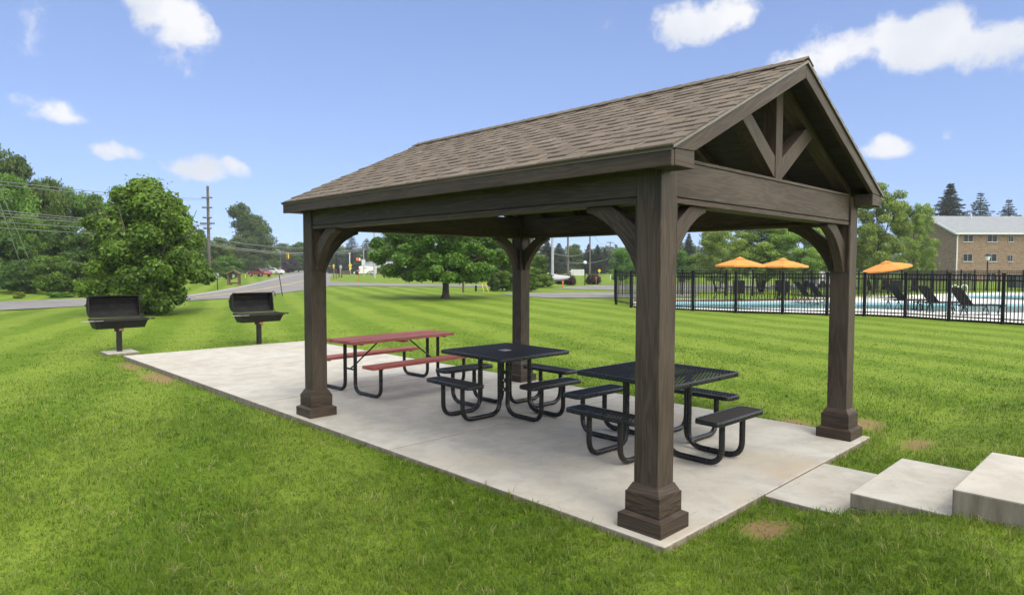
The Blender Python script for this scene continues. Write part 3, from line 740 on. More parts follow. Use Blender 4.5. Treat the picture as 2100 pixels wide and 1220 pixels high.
# ------------------------------------------------------------------ red table
t = thing('picnic_table', 'long picnic table with red plank top and benches on black tube legs', 'picnic table', (1.738, 5.62, 0), .058)
m = MB(); 
for k in range(4): w4 = .158; m.box(-.916, .916, -.316+k*w4+.003, -.316+(k+1)*w4-.003, TH-.042, TH, 0)
m.build('tabletop', REDW, t, bevel=.004)
for s in (-1, 1):
    m = MB(); 
    for k in (0, 1): m.box(-.90, .90, s*.622-.125+k*.125+.002, s*.622-.125+(k+1)*.125-.002, .40, .44, 0)
    m.build('bench', REDW, t, bevel=.004)
rt = .0255
for s in (-1, 1):
    for b in (-1, 1):
        path = fillet([(s*.748, b*.122, TH-.043), (s*.748, b*.122, rt), (s*.748, b*.70, rt), (s*.748, b*.70, .398)], .13, 8)
        m = MB(); m.tube(path, rt, 12); leg = m.build('leg', BLACK, t, smooth=True)
        m = MB(); m.box(s*.748-.02, s*.748+.02, b*.622-.11, b*.622+.11, .388, .3995); m.build('bench_bracket', BLACK, leg)
    m = MB(); m.box(s*.748-.022, s*.748+.022, -.29, .29, TH-.056, TH-.0425); m.build('top_bracket', BLACK, t)
    m = MB(); m.tube([(s*.748, -.122, .33), (s*.748, .122, .33)], .014, 8); m.build('cross_bar', BLACK, t)
    m = MB(); m.tube([(s*.748, 0, .33), (s*.64, 0, .40), (s*.25, 0, TH-.05)], .011, 8); m.build('diagonal_brace', BLACK, t)
m = MB(); m.box(-.03, .03, -.30, .30, TH-.075, TH-.043); m.build('batten', REDW, t)

# ------------------------------------------------------------------ grills
def grill(x, y, rz, label):
    t = thing('barbecue_grill', label, 'grill', (x, y, GZ), rz, 'park grills on posts')
    zr = .735; L2 = .5
    m = MB(); m.box(-.046, .046, -.046, .046, -.12, .53); post = m.build('post', GRILL, t, bevel=.006)
    m = MB(); m.box(-.075, .075, -.062, .062, .465, .535); col = m.build('collar', GRILL, t, bevel=.004)
    m = MB(); m.box(-.015, .072, -.067, -.0625, .475, .525); lb = m.build('label', REDLBL, col)
    m = MB()
    for k, (a, b) in enumerate(((-.004, .018), (.022, .034), (.038, .062))): m.box(a, b, -.0685, -.0672, .492, .510)
    m.build('lettering', MATS.get('pale_pink') or plain('pale_pink', (.75, .45, .42), .5), lb)
    # fire box: open trapezoid trough with thickness
    def trough(l0, l1, pr, th):
        pass
    m = MB(); w0, w1, zb, l1 = .27, .165, .535, .445
    o8 = [(-L2, -w0, zr), (L2, -w0, zr), (L2, w0, zr), (-L2, w0, zr), (-l1, -w1, zb), (l1, -w1, zb), (l1, w1, zb), (-l1, w1, zb)]
    k = .012; i8 = [(-L2+k, -w0+k, zr), (L2-k, -w0+k, zr), (L2-k, w0-k, zr), (-L2+k, w0-k, zr), (-l1+k, -w1+k, zb+k), (l1-k, -w1+k, zb+k), (l1-k, w1-k, zb+k), (-l1+k, w1-k, zb+k)]
    m.add(o8+i8, [(0, 1, 5, 4), (1, 2, 6, 5), (2, 3, 7, 6), (3, 0, 4, 7), (4, 5, 6, 7), (8, 12, 13, 9), (9, 13, 14, 10), (10, 14, 15, 11), (11, 15, 12, 8), (12, 15, 14, 13), (0, 8, 9, 1), (1, 9, 10, 2), (2, 10, 11, 3), (3, 11, 8, 0)])
    m.box(-L2-.006, L2+.006, -w0-.010, -w0+.006, zr-.045, zr+.006); fb = m.build('firebox', GRILL, t, bevel=.004)
    m = MB()
    for q in range(22): yy = -.25+q*.0238; m.tube([(-.47, yy, zr-.02), (.47, yy, zr-.02)], .005, 6)
    m.build('grate', GRILL, fb)
    # lid: hexagonal hood, opened back past upright
    def pt(a, b, x_): # a along the opening (from hinge up), b depth behind it
        ang = R_(6); return (x_, .268+a*math.sin(ang)+b*math.cos(ang), zr+.02+a*math.cos(ang)-b*math.sin(ang))
    prof = [(0, 0), (.05, .16), (.15, .24), (.29, .24), (.40, .15), (.44, 0)]
    m = MB(); n = len(prof)
    def shell(off): return [(a+(off if a < .25 else -off), max(b-off*(1 if b > 0 else 0), 0)) for a, b in prof]
    inn = shell(.010); Lx = .47
    for sgn, pr in ((1, prof), (-1, inn)):
        lx = Lx if sgn == 1 else Lx-.010
        vs = [pt(a, b, x_) for x_ in (-lx, lx) for a, b in pr]
        fs = [(i, i+1, n+i+1, n+i) for i in range(n-1)]+[tuple(range(n)), tuple(range(n, 2*n))]
        m.add(vs, fs)
    # lip of the opening
    def strip(p, q_): m.beam(p, q_, .014, .02)
    strip(pt(.44, 0, -Lx), pt(.44, 0, Lx)); strip(pt(0, 0, -Lx), pt(0, 0, Lx)); strip(pt(0, 0, -Lx), pt(.44, 0, -Lx)); strip(pt(0, 0, Lx), pt(.44, 0, Lx))
    lid = m.build('lid', GRILLIN, t)
    m = MB(); m.tube([pt(.35, .02, Lx+.02), pt(.05, .03, Lx+.03), (Lx+.03, .20, zr-.01)], .008, 6); m.build('lid_arm', GRILL, lid)
    m = MB(); m.tube(fillet([pt(.43, .02, Lx), pt(.47, .01, Lx+.03), pt(.43, -.05, Lx+.05), pt(.34, -.05, Lx+.05)], .02, 4), .010, 8); m.build('lid_handle', GRILL, lid)
    m = MB(); m.tube([pt(.27, .20, -Lx), pt(.27, .20, -Lx-.03)], .012, 8); m.build('lid_knob', GRILL, lid)
    m = MB(); m.box(-L2-.20, -L2+.16, -w0-.03, -w0+.15, zr-.028, zr-.020); m.build('side_shelf', STEEL, t, bevel=.002)
    m = MB(); m.tube([(L2-.01, -.2, zr-.02), (L2+.07, -.2, zr-.02)], .009, 8); m.tube([(L2+.06, -.2, zr-.02), (L2+.13, -.2, zr-.02)], .016, 8); m.build('grate_handle', GRILL, t)
    return t
grill(G1[0], G1[1], .0, 'black barbecue grill with open lid on the small concrete pad, nearest the left edge')
grill(G2[0], G2[1], .0, 'black barbecue grill with open lid behind the far edge of the concrete slab')

# ------------------------------------------------------------------ trees
def leaf_cloud(rng, centres, radii, counts, size, droop=0.0, flat=.6, out_bias=.7, shell=.45):
    """leaf blades scattered through clumps; returns verts, quad faces, tint"""
    Vs = []; Ts = []
    for c, r, n in zip(centres, radii, counts):
        n = int(n); d = rng.normal(size=(n, 3)); d /= np.linalg.norm(d, axis=1)[:, None]
        rr = (shell+(1-shell)*rng.random(n)**.6+np.where(rng.random(n) < .22, np.abs(rng.normal(0, .26, n)), 0))[:, None]
        p = c+d*rr*np.asarray(r)*np.array([1, 1, flat/.6*.75])
        nrm = d*out_bias+rng.normal(size=(n, 3))*.55+np.array([0, 0, .35]); nrm /= np.linalg.norm(nrm, axis=1)[:, None]
        a = np.cross(nrm, rng.normal(size=(n, 3))); a /= np.linalg.norm(a, axis=1)[:, None]+1e-9
        a[:, 2] -= droop; a /= np.linalg.norm(a, axis=1)[:, None]
        b = np.cross(nrm, a); b /= np.linalg.norm(b, axis=1)[:, None]+1e-9
        s = size*(.6+.8*rng.random(n))[:, None]
        q = np.stack([p-a*s*.55, p+b*s*.30-a*s*.05, p+a*s*.6, p-b*s*.30-a*s*.05], 1)
        Vs.append(q.reshape(-1, 3))
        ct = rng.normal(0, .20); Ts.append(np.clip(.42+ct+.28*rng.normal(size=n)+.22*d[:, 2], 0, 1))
    V = np.concatenate(Vs); T = np.concatenate(Ts); F = np.arange(len(V)).reshape(-1, 4)
    return V, F, T
def crown_mesh(name, mat, seed, H, Wd, z0, nclump, nleaf, size, shape='round', clump=.30, droop=.15, profile=None, flat=.6):
    rng = np.random.default_rng(seed); cs = []; rs = []
    hz = (H-z0)/2; cz = z0+hz
    while len(cs) < nclump:
        z = rng.uniform(-1, 1); ang = rng.uniform(0, 2*math.pi)
        if profile is not None: lim = np.interp((z+1)/2, [p[0] for p in profile], [p[1] for p in profile])
        elif shape == 'round': lim = math.sqrt(max(0, 1-abs(z)**2.4))
        elif shape == 'cone': lim = (1-(z+1)/2)**.9
        elif shape == 'oval': lim = math.sqrt(max(0, 1-z*z))*(1 if z < 0 else .92)
        lob = 1+.16*math.sin(3*ang+seed)+.10*math.sin(5*ang+2*seed+3*z)
        rad = lim*lob*(rng.random()**.45)
        if rng.random() > .15+lim: continue
        k = clump*(.7+.6*rng.random())
        cs.append(np.array([rad*math.cos(ang)*Wd/2*(1-k*.5), rad*math.sin(ang)*Wd/2*(1-k*.5), cz+z*hz*(1-k*.35)]))
        rs.append(k*min(Wd/2, hz)*np.array([1.05, 1.05, .8]))
    vol = np.array([r[0]**2 for r in rs]); cnt = nleaf*vol/vol.sum()
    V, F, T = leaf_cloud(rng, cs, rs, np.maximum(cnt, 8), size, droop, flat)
    return fastmesh(name, V, F, T, mat, 4), cs
def trunk_mesh(name, H, r, limbs, seed, lean=(0, 0), flare=1.5, mat=None):
    rng = random.Random(seed); m = MB()
    pts = [(lean[0]*t*H+.04*r*math.sin(5*t), lean[1]*t*H, -.1+(H+.1)*t) for t in (0, .04, .12, .3, .55, .8, 1)]
    m.tube(pts, [r*flare, r*1.2, r, r*.88, r*.7, r*.45, r*.15], 10)
    for c in limbs:
        b = Vector(pts[0]).lerp(Vector(pts[-1]), rng.uniform(.25, .6)); e = Vector(c)
        if e.z < b.z: b = Vector(pts[0]).lerp(Vector(pts[-1]), max(.12, (e.z-.3)/H*.8))
        mid = b.lerp(e, .5)+Vector((0, 0, .10*(e-b).length)); m.tube([b, b.lerp(mid, .5)+Vector((0, 0, .02)), mid, e], [r*.42, r*.32, r*.24, r*.06], 6)
    return m.mesh(name, mat or BARK, True)
ARCH = {}
def archetype(key, H, Wd, z0, nclump, nleaf, size, seed, shape='round', clump=.30, r=.16, mat=LEAF_MID, profile=None, droop=.15, nlimb=9):
    cm, cs = crown_mesh('crown', mat, seed, H, Wd, z0, nclump, nleaf, size, shape, clump, droop, profile)
    tm = trunk_mesh('trunk', H*.82, r, [tuple(c) for c in cs[:nlimb]], seed)
    ARCH[key] = (tm, cm, H, Wd); return ARCH[key]
archetype('a', 10, 8.5, .8, 70, 22000, .27, 1, clump=.26)
archetype('b', 10, 7.2, .3, 64, 22000, .27, 2, 'oval', .27)
archetype('c', 10, 9.5, 1.2, 76, 22000, .27, 3, clump=.23)
archetype('d', 10, 6.0, .5, 56, 18000, .26, 4, 'oval', .30)
archetype('low', 4, 5.0, .0, 44, 11000, .22, 5, 'round', .30, .08)
def tree(key, name, label, base, H, Wd, rz, mat=None, group=None, cat='tree'):
    tm, cm, h0, w0 = ARCH[key]
    t = thing(name, label, cat, (base[0], base[1], base[2]-.05), rz, group, (Wd/w0, Wd/w0, H/h0))
    a = link('trunk', tm, t); b = link('crown', cm, t)
    if mat is not None:
        b.material_slots[0].link = 'OBJECT'; b.material_slots[0].material = mat
    return t
def tree_px(key, name, label, u, d, vtop, wpx, rz, mat=None, group=None, cat='tree', base=None):
    if key in ('spruce', 'spruce2', 'pine'): wpx *= 1.65
    p = gd(u, d); Hm = CAM[2]+(546-vtop)*d/FPX-GZ; return tree(key, name, label, p, Hm, wpx*d/FPX, rz, mat, group, cat)

# the maple under the pavilion's far corner
mp = gp(914, 612); mpd = float((mp-CAM) @ FW)
mt = thing('maple_tree', 'broad round crowned maple with dark trunk standing on the open lawn', 'tree', mp, 0)
rngm = np.random.default_rng(12)
prof = [(0, .55), (.12, .86), (.3, 1.0), (.6, .98), (.82, .78), (1, .3)]
cm, cs = crown_mesh('crown', LEAF_MAPLE, 21, 5.0, 8.5, .98, 190, 80000, .17, 'round', .23, .3, prof)
link('crown', cm, mt)
m = MB(); m.tube([(0, 0, -.1), (0, 0, .05), (.0, 0, .25), (.01, 0, .7), (.0, .02, 1.3), (.02, 0, 2.2), (0, 0, 4)], [.40, .30, .20, .175, .20, .13, .03], 14)
for (x, y, z, zz, r_) in ((-1.6, .9, 1.28, 1.05, .075), (-2.6, 2.2, 1.5, 1.3, .06), (1.0, -.5, 1.75, .95, .12), (-1.0, -1.2, 2.4, 1.3, .1), (1.8, 1.4, 2.6, 1.4, .1), (-2.4, -.6, 2.6, 1.5, .1), (2.6, -1.4, 2.5, 1.6, .1), (.4, 2.4, 2.8, 1.5, .1)):
    m.tube([(0, 0, zz-.1), (x*.22, y*.22, zz+(z-zz)*.15), (x*.6, y*.6, zz+(z-zz)*.7), (x, y, z)], [r_*1.1, r_, r_*.75, r_*.25], 8)
link('trunk', m.mesh('trunk', plain('maple_bark', (.060, .048, .040), .9, var=.4, scale=9, bump=.6), True), mt)

# the many-stemmed tree beside the grill
p = gp(305, 643); sd_ = float((p-CAM) @ FW)
st = thing('bushy_tree', 'large bushy many stemmed tree standing behind the nearest grill', 'tree', p, .4)
prof = [(0, .60), (.12, .88), (.35, 1.0), (.58, .88), (.78, .62), (.9, .42), (1, .22)]
cm, cs = crown_mesh('crown', LEAF_FRESH, 33, 4.95, 4.6, .22, 150, 80000, .14, 'round', .165, -.3, prof, .9)
link('crown', cm, st)
m = MB(); r3 = random.Random(5)
for k in range(9):
    a = k*.7; R2 = r3.uniform(.5, 1.5); m.tube([(.18*math.cos(a), .18*math.sin(a), -.1), (.3*R2*math.cos(a), .3*R2*math.sin(a), 1.2), (.8*R2*math.cos(a), .8*R2*math.sin(a), 2.6), (1.2*R2*math.cos(a), 1.2*R2*math.sin(a), 4.0)], [.06, .05, .035, .01], 7)
link('stem', m.mesh('stem', BARK, True), st)

# the wood across the road on the left
GW = 'trees across the road'
LW = [ # u, depth, top v, width px, archetype, material, label
 (-30, 62, 268, 150, 'c', LEAF_DARK, 'tallest dark tree at the left edge rising above the wood'),
 (40, 58, 318, 90, 'b', LEAF_DARK, 'tall dark tree just right of the tallest tree at the left edge'),
 (22, 50, 362, 120, 'a', LEAF_FRESH, 'bright green tree under the tall dark trees at the left edge'),
 (100, 58, 368, 105, 'a', LEAF_MID, 'rounded mid green tree in the back row right of the tall dark trees'),
 (152, 60, 384, 90, 'c', LEAF_MID, 'spreading tree in the back row left of the bushy tree'),
 (200, 62, 398, 90, 'b', LEAF_MID, 'oval tree in the back row just left of the bushy tree top'),
 (255, 60, 376, 90, 'd', LEAF_FRESH, 'narrow tree whose top shows just above the bushy tree'),
 (315, 66, 398, 95, 'a', LEAF_MID, 'rounded tree hidden behind the top of the bushy tree'),
 (375, 70, 452, 80, 'b', LEAF_DARK, 'dark tree behind the right side of the bushy tree'),
 (62, 46, 440, 110, 'c', LEAF_MID, 'spreading tree in the front row under the crossing wires'),
 (130, 47, 450, 100, 'b', LEAF_DARK, 'dark oval tree in the front row behind the crossing wires'),
 (-10, 44, 470, 130, 'low', LEAF_DARK, 'dark low tree at the roadside on the left edge'),
 (188, 48, 468, 90, 'a', LEAF_MID, 'mid green tree in the front row left of the bushy tree'),
 (45, 42.5, 530, 90, 'low', LEAF_DARK, 'dark shrub at the roadside near the left edge'),
 (110, 42.5, 522, 95, 'low', LEAF_MID, 'pale topped shrub at the roadside under the wires'),
 (165, 43, 535, 80, 'low', LEAF_DARK, 'dark shrub at the roadside left of the bushy tree'),
 (225, 46, 520, 90, 'low', LEAF_DARK, 'dark shrub hidden behind the foot of the bushy tree'),
 (300, 52, 500, 120, 'c', LEAF_DARK, 'dark tree hidden behind the middle of the bushy tree')]
for i, (u, d, vt, wp, k, mt_, lb) in enumerate(LW):
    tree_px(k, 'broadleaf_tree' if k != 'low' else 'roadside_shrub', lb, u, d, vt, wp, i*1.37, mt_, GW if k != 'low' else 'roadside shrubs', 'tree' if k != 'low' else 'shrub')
# roadside weeds
for i, (u, v, wpx, hpx, mt_, lb) in enumerate(((40, 612, 26, 16, LEAF_YELLOW, 'yellow green weed clump at the road edge near the left edge'), (120, 610, 60, 13, LEAF_FRESH, 'low bright weeds along the road edge left of the first grill'), (175, 609, 50, 14, LEAF_MID, 'low weeds at the road edge beside the bushy tree'))):
    p = gp(u, v); d = float((p-CAM) @ FW); tree('low', 'weed_clump', lb, p, hpx*d/FPX, wpx*d/FPX, i, mt_, 'weeds at the road edge', 'weeds')

# beyond: right of the bushy tree and along the road
GF = 'trees in the distance'
FAR = [
 (412, 100, 470, 60, 'b', LEAF_DARK, 'dark distant tree just left of the utility pole'),
 (448, 115, 488, 70, 'a', LEAF_MID, 'distant rounded tree just right of the utility pole'),
 (492, 125, 484, 70, 'c', LEAF_HAZED, 'distant pale topped tree left of the leaning tree'),
 (470, 90, 524, 62, 'low', LEAF_MID, 'low spreading tree behind the small shelter'),
 (436, 84, 536, 34, 'low', LEAF_DARK, 'dark shrub at the foot of the utility pole'),
 (536, 185, 512, 70, 'a', LEAF_DARK, 'dark distant tree behind the leaning tree'),
 (582, 210, 499, 60, 'c', LEAF_HAZED, 'distant tree behind the hanging traffic signal'),
 (612, 190, 496, 50, 'b', LEAF_DARK, 'distant oval tree left of the left pavilion post'),
 (648, 200, 500, 60, 'a', LEAF_HAZED, 'distant tree behind the left pavilion post'),
 (592, 170, 528, 44, 'low', LEAF_PLUM, 'purple leaved tree below the hanging traffic signal'),
 (678, 190, 500, 40, 'd', LEAF_HAZED, 'pale distant tree right of the left pavilion post'),
 (800, 160, 482, 70, 'a', LEAF_HAZED, 'distant tree behind the left side of the maple'),
 (860, 170, 486, 90, 'c', LEAF_HAZED, 'distant tree behind the middle of the maple'),
 (940, 170, 488, 90, 'a', LEAF_HAZED, 'distant tree behind the right of the maple'),
 (1020, 150, 484, 90, 'c', LEAF_HAZED, 'distant tree between the maple and the far post'),
 (1085, 150, 486, 60, 'b', LEAF_HAZED, 'distant tree just right of the far pavilion post'),
 (1178, 150, 500, 42, 'a', LEAF_MID, 'rounded distant tree between the two wooden utility poles'),
 (1252, 170, 512, 60, 'c', LEAF_HAZED, 'distant tree over the left corner of the pool fence'),
 (1300, 180, 505, 70, 'a', LEAF_HAZED, 'distant tree behind the front pavilion post'),
 (1273, 64, 505, 50, 'c', LEAF_FRESH, 'bright green tree beside the pool fence corner'),
 (1320, 75, 495, 60, 'a', LEAF_MID, 'tree behind the pool fence hidden by the front post'),
 (1405, 80, 510, 56, 'low', LEAF_MID, 'rounded bush between the front post and the bright tree'),
 (1390, 130, 494, 40, 'a', LEAF_HAZED, 'distant tree just right of the front post'),
 (1360, 110, 520, 60, 'c', LEAF_MID, 'tree behind the front post above the pool fence')]
for i, (u, d, vt, wp, k, mt_, lb) in enumerate(FAR):
    tree_px(k, 'broadleaf_tree', lb, u, d, vt, wp, i*2.1+.3, mt_, GF)
# leaning tree with one sheer side
rl = np.random.default_rng(5); cs = []; rs = []
Hh = 11.6
for k in range(110):
    z = rl.uniform(.02, 1); left = -2.3+.3*math.sin(z*9)+(-1.1 if z > .84 else 0); right = np.interp(z, [0, .3, .6, .85, 1], [4.0, 3.7, 2.5, .5, -1.6])
    cs.append(np.array([rl.uniform(left, right), rl.uniform(-2, 2)*(1.1-z*.7), .9+z*10.3])); rs.append(np.array([1, 1, 1.0])*rl.uniform(.6, 1.05))
V, F, T = leaf_cloud(rl, cs, rs, [240]*110, .30, .0, .8)
pl_ = gd(517, 150)
lt = thing('leaning_tree', 'tall dark tree with a sheer left side standing beyond the road', 'tree', pl_, facing(), None, 150/110)
link('crown', fastmesh('crown', V, F, T, LEAF_DARK, 4), lt); link('trunk', trunk_mesh('trunk', 9, .28, [tuple(c) for c in cs[:8]], 3), lt)

# big light trees behind the pool
GP = 'light green trees behind the pool'
archetype('birch', 9, 8.0, .9, 110, 36000, .16, 8, 'round', .17, .13, LEAF_LIGHT, None, .45, 14)
archetype('birch2', 9, 7.0, .6, 100, 36000, .16, 9, 'oval', .18, .13, LEAF_LIGHT, None, .45, 14)
for i, (u, d, vt, wp, k, lb) in enumerate((
 (1478, 54, 462, 110, 'birch', 'light green tree behind the first orange umbrella'), (1560, 57, 438, 150, 'birch2', 'light green tree between the first and second orange umbrellas'),
 (1648, 55, 445, 140, 'birch', 'light green tree behind the second orange umbrella'), (1720, 60, 430, 120, 'birch2', 'light green tree hidden behind the right pavilion post'),
 (1800, 56, 374, 130, 'birch2', 'tallest light green tree just right of the pavilion roof'), (1872, 62, 408, 90, 'birch', 'light green tree in front of the brick gable'),
 (1898, 66, 500, 46, 'birch', 'small thin tree before the brick gable wall'))):
    tree_px(k, 'birch_tree', lb, u, d, vt, wp, i*1.9, LEAF_LIGHT, GP)

# conifers
def conifer_mesh(seed, H, Wd, nl, mat, gap=.12, droop=.18, dens=1.0):
    r = np.random.default_rng(seed); Vs = []; Ts = []; tw = MB()
    tw.tube([(0, 0, -.1), (0, 0, H*.4), (0, 0, H)], [H*.018, H*.012, .01], 8)
    z = H*gap
    while z < H*.985:
        f = 1-(z/H); rad = Wd/2*(f**.85)*r.uniform(.72, 1.12)+.10; nb = max(4, int((5+6*f)*dens)); a0 = r.uniform(0, 6)
        for k in range(nb):
            a = a0+2*math.pi*k/nb+r.uniform(-.25, .25); ln = rad*r.uniform(.6, 1.1); dz = -droop*ln+r.uniform(-.1, .15)*ln
            if f > .1: tw.tube([(0, 0, z), (math.cos(a)*ln, math.sin(a)*ln, z+dz)], [.035, .008], 4)
            n = int(8+26*ln*dens)
            t = r.random(n)**.7; wdt = (.10+.22*ln*(1-t)*.9)
            px = t*ln; lat = r.normal(size=n)*wdt*.6; pz = z+dz*t+r.normal(size=n)*.07-abs(lat)*.25
            P = np.stack([math.cos(a)*px-math.sin(a)*lat, math.sin(a)*px+math.cos(a)*lat, pz], 1)
            dr = np.stack([math.cos(a)+r.normal(size=n)*.5, math.sin(a)+r.normal(size=n)*.5, r.normal(size=n)*.35-.15], 1); dr /= np.linalg.norm(dr, axis=1)[:, None]
            b = np.cross(dr, r.normal(size=(n, 3))); b /= np.linalg.norm(b, axis=1)[:, None]+1e-9
            s = r.uniform(.16, .36, n)[:, None]*(.6+.05*H/2)
            Vs.append(np.stack([P-dr*s*.5, P+b*s*.16, P+dr*s*.6, P-b*s*.16], 1).reshape(-1, 3)); Ts.append(np.clip(r.normal(.45, .28, n)+.2*t-.1, 0, 1))
        z += H*r.uniform(.018, .032)/max(dens, .5)
    V = np.concatenate(Vs); T = np.concatenate(Ts)
    return tw.mesh('trunk', BARK, True), fastmesh('crown', V, np.arange(len(V)).reshape(-1, 4), T, mat, 4), H, Wd
ARCH['spruce'] = conifer_mesh(1, 16, 9, 0, NEEDLE, .08, .12, 1.5)
ARCH['spruce2'] = conifer_mesh(2, 16, 10, 0, NEEDLE, .06, .05, 1.0)
ARCH['pine'] = conifer_mesh(3, 14, 8, 0, NEEDLE_BLUE, .03, .1)
GC = 'dark spruces behind the brick building'
for i, (u, d, vt, wp, k, lb) in enumerate(((1944, 120, 372, 96, 'spruce', 'tallest dark spruce above the brick building roof'), (2006, 122, 390, 92, 'spruce2', 'thin spruce in the middle above the brick building roof'), (2064, 124, 404, 92, 'spruce2', 'lowest spruce above the brick building roof at right'), (1898, 118, 412, 60, 'spruce2', 'thin dark spruce beside the gable end of the brick building'))):
    tree_px(k, 'spruce_tree', lb, u, d, vt, wp, i*1.3, NEEDLE, GC)
for i, (u, d, vt, wp, k, mt_, lb) in enumerate(((1412, 120, 476, 40, 'spruce', NEEDLE, 'dark spruce just right of the front pavilion post'),
    (690, 160, 490, 50, 'pine', NEEDLE_BLUE, 'blue green conifer left of the tall light pole'), (722, 165, 484, 62, 'pine', NEEDLE_BLUE, 'tall blue green conifer above the white motorhome'), (752, 155, 488, 54, 'pine', NEEDLE_BLUE, 'blue green conifer behind the tall grey pole'), (776, 170, 490, 44, 'spruce2', NEEDLE_BLUE, 'blue green conifer at the left edge of the maple'),
    (1122, 140, 492, 56, 'spruce', NEEDLE, 'dark spruce right of the far pavilion post'), (1146, 145, 497, 50, 'spruce', NEEDLE_BLUE, 'bluish spruce behind the white pole'), (1207, 150, 498, 34, 'spruce', NEEDLE, 'slim dark spruce behind the globe lamp post'), (1225, 150, 500, 34, 'spruce', NEEDLE, 'slim dark spruce above the right round purple bush'), (1240, 165, 508, 34, 'spruce', NEEDLE, 'slim distant spruce left of the pool fence corner'))):
    tree_px(k, 'conifer_tree', lb, u, d, vt, wp, i*1.1, mt_, 'conifers in the distance')

# arborvitae and shrubs beyond the maple
archetype('cone', 4, 2.6, 0, 34, 9000, .17, 14, 'cone', .30, .06, LEAF_FRESH, None, -.2)
rb_ = np.random.default_rng(4); V, F, T = leaf_cloud(rb_, [np.array([0, 0, .48])]+[np.array([.42*math.cos(a), .42*math.sin(a), .46+.1*math.sin(3*a)]) for a in np.arange(0, 6.2, .7)], [np.array([.52, .52, .50])]+[np.array([.17, .17, .22])]*9, [2600]+[160]*9, .085, 0, 1.0, .9, .55)
ARCH['ball'] = (trunk_mesh('trunk', .6, .03, [], 2), fastmesh('crown', V, F, T, LEAF_PURPLE, 4), 1.0, 1.2)
for i, (u, v, vt, wp, k, mt_, lb) in enumerate(((1108, 590, 514, 66, 'cone', LEAF_MID, 'tall pointed evergreen right of the far pavilion post'), (1090, 598, 541, 48, 'cone', LEAF_FRESH, 'smaller bright pointed evergreen beside the far pavilion post'),
    (1030, 596, 512, 70, 'a', LEAF_MID, 'tall broad shrub left of the far pavilion post'), (1014, 597, 556, 40, 'low', LEAF_DARK, 'dark low shrub beside the yellow guy wire covers'), (1046, 597, 560, 38, 'low', LEAF_FRESH, 'bright low shrub touching the far pavilion post'), (1068, 596, 548, 40, 'cone', LEAF_FRESH, 'pointed evergreen hidden behind the far pavilion post'))):
    p = gp(u, v); d = float((p-CAM) @ FW); tree(k, 'evergreen_shrub', lb, p, (v-vt)*d/FPX, wp*d/FPX, i*.9, mt_, 'shrubs by the drive', 'shrub')
for i, (u, v, vt, wp, mt_, lb) in enumerate(((1170, 585, 564, 24, LEAF_PURPLE, 'round purple bush right of the covered boat'), (1217, 583, 562, 34, LEAF_PURPLE, 'wide round purple bush right of the globe lamp post'),
    (1147, 577, 563, 24, LEAF_YELLOW, 'yellow green rounded bush behind the covered boat'), (1130, 577, 565, 14, LEAF_PLUM, 'rust coloured little bush behind the covered boat'), (1152, 583, 571, 26, LEAF_PURPLE, 'low dark purple bush at the bow of the covered boat'))):
    p = gp(u, v); d = float((p-CAM) @ FW); tree('ball', 'round_bush', lb, p, (v-vt)*d/FPX, wp*d/FPX, i, mt_, 'round bushes by the drive', 'bush')

# far-off wood that closes the horizon: reads as one mass
rw = np.random.default_rng(77); cs = []; rs = []; ct = []
for k in range(520):
    a = VYAW+rw.uniform(-1.15, 1.15); d = rw.uniform(260, 420); h = rw.uniform(6, 13)*(d/330)
    base = np.array([CAM[0]+math.sin(a)*d, CAM[1]+math.cos(a)*d, 0])
    for q in range(3):
        cs.append(base+np.array([rw.normal()*4, rw.normal()*4, h*(.25+.27*q)])); rs.append(np.array([6.5, 6.5, h*.28])*(1-.15*q)); ct.append(90)
V, F, T = leaf_cloud(rw, cs, rs, ct, 2.0, .1)
wd = link('woods', fastmesh('woods', V, F, T, LEAF_HAZED, 4)); tag(wd, 'far off belt of green woods closing the horizon', 'woods', kind='stuff')

# ------------------------------------------------------------------ roads and drives
ZR = GZ+.02
def gpoly(name, pts, z, mat): return sheet(name, [gp(u, v, z) for u, v in pts], z, mat)
near = [(-900, 668), (-400, 650), (0, 636), (200, 626), (330, 620), (420, 614), (483, 611), (552, 604), (600, 598), (640, 592.5), (664, 590), (681, 584.5)]
far = [(760, 549.6), (690, 551.5), (621, 553.5), (588, 559.5), (564, 568.5), (531, 577.5), (493, 586.5), (445, 595.5), (388, 604), (250, 610.5), (160, 612.5), (0, 618), (-400, 626), (-900, 634)]
gpoly('road', near+[(677, 577.6), (677, 570), (681, 563), (720, 555.5), (770, 551.5), (830, 549.8)]+far, GZ+.03, ASPH)
gpoly('side_street', [(676, 586), (760, 586.3), (900, 587.5), (1010, 588.5), (1075, 589.5), (1075, 586), (1000, 584.5), (870, 582), (760, 580.3), (676, 577.2)], GZ+.034, ASPH)
gpoly('driveway', [(1024, 602.4), (1070, 607.5), (1130, 610.5), (1260, 610.5), (1420, 608), (1440, 599), (1260, 599), (1130, 600), (1060, 600.8)], GZ+.03, ASPH)
gpoly('parking_drive', [(1132, 590.5), (1180, 593), (1260, 594.6), (1420, 596), (1600, 594), (1760, 590), (1760, 583), (1500, 583), (1260, 584), (1185, 586.5)], GZ+.034, ASPH)
def ribbon(name, pts, width, z, mat):
    P = [gp(u, v, z) for u, v in pts]; m = MB(); vs = []
    for i, p in enumerate(P):
        d = P[min(i+1, len(P)-1)]-P[max(i-1, 0)]; d = d/np.linalg.norm(d); n = np.array([-d[1], d[0], 0])*width/2; vs += [p+n, p-n]
    m.add(vs, [(2*i, 2*i+1, 2*i+3, 2*i+2) for i in range(len(P)-1)]); o = m.build(name, mat); o['kind'] = 'structure'
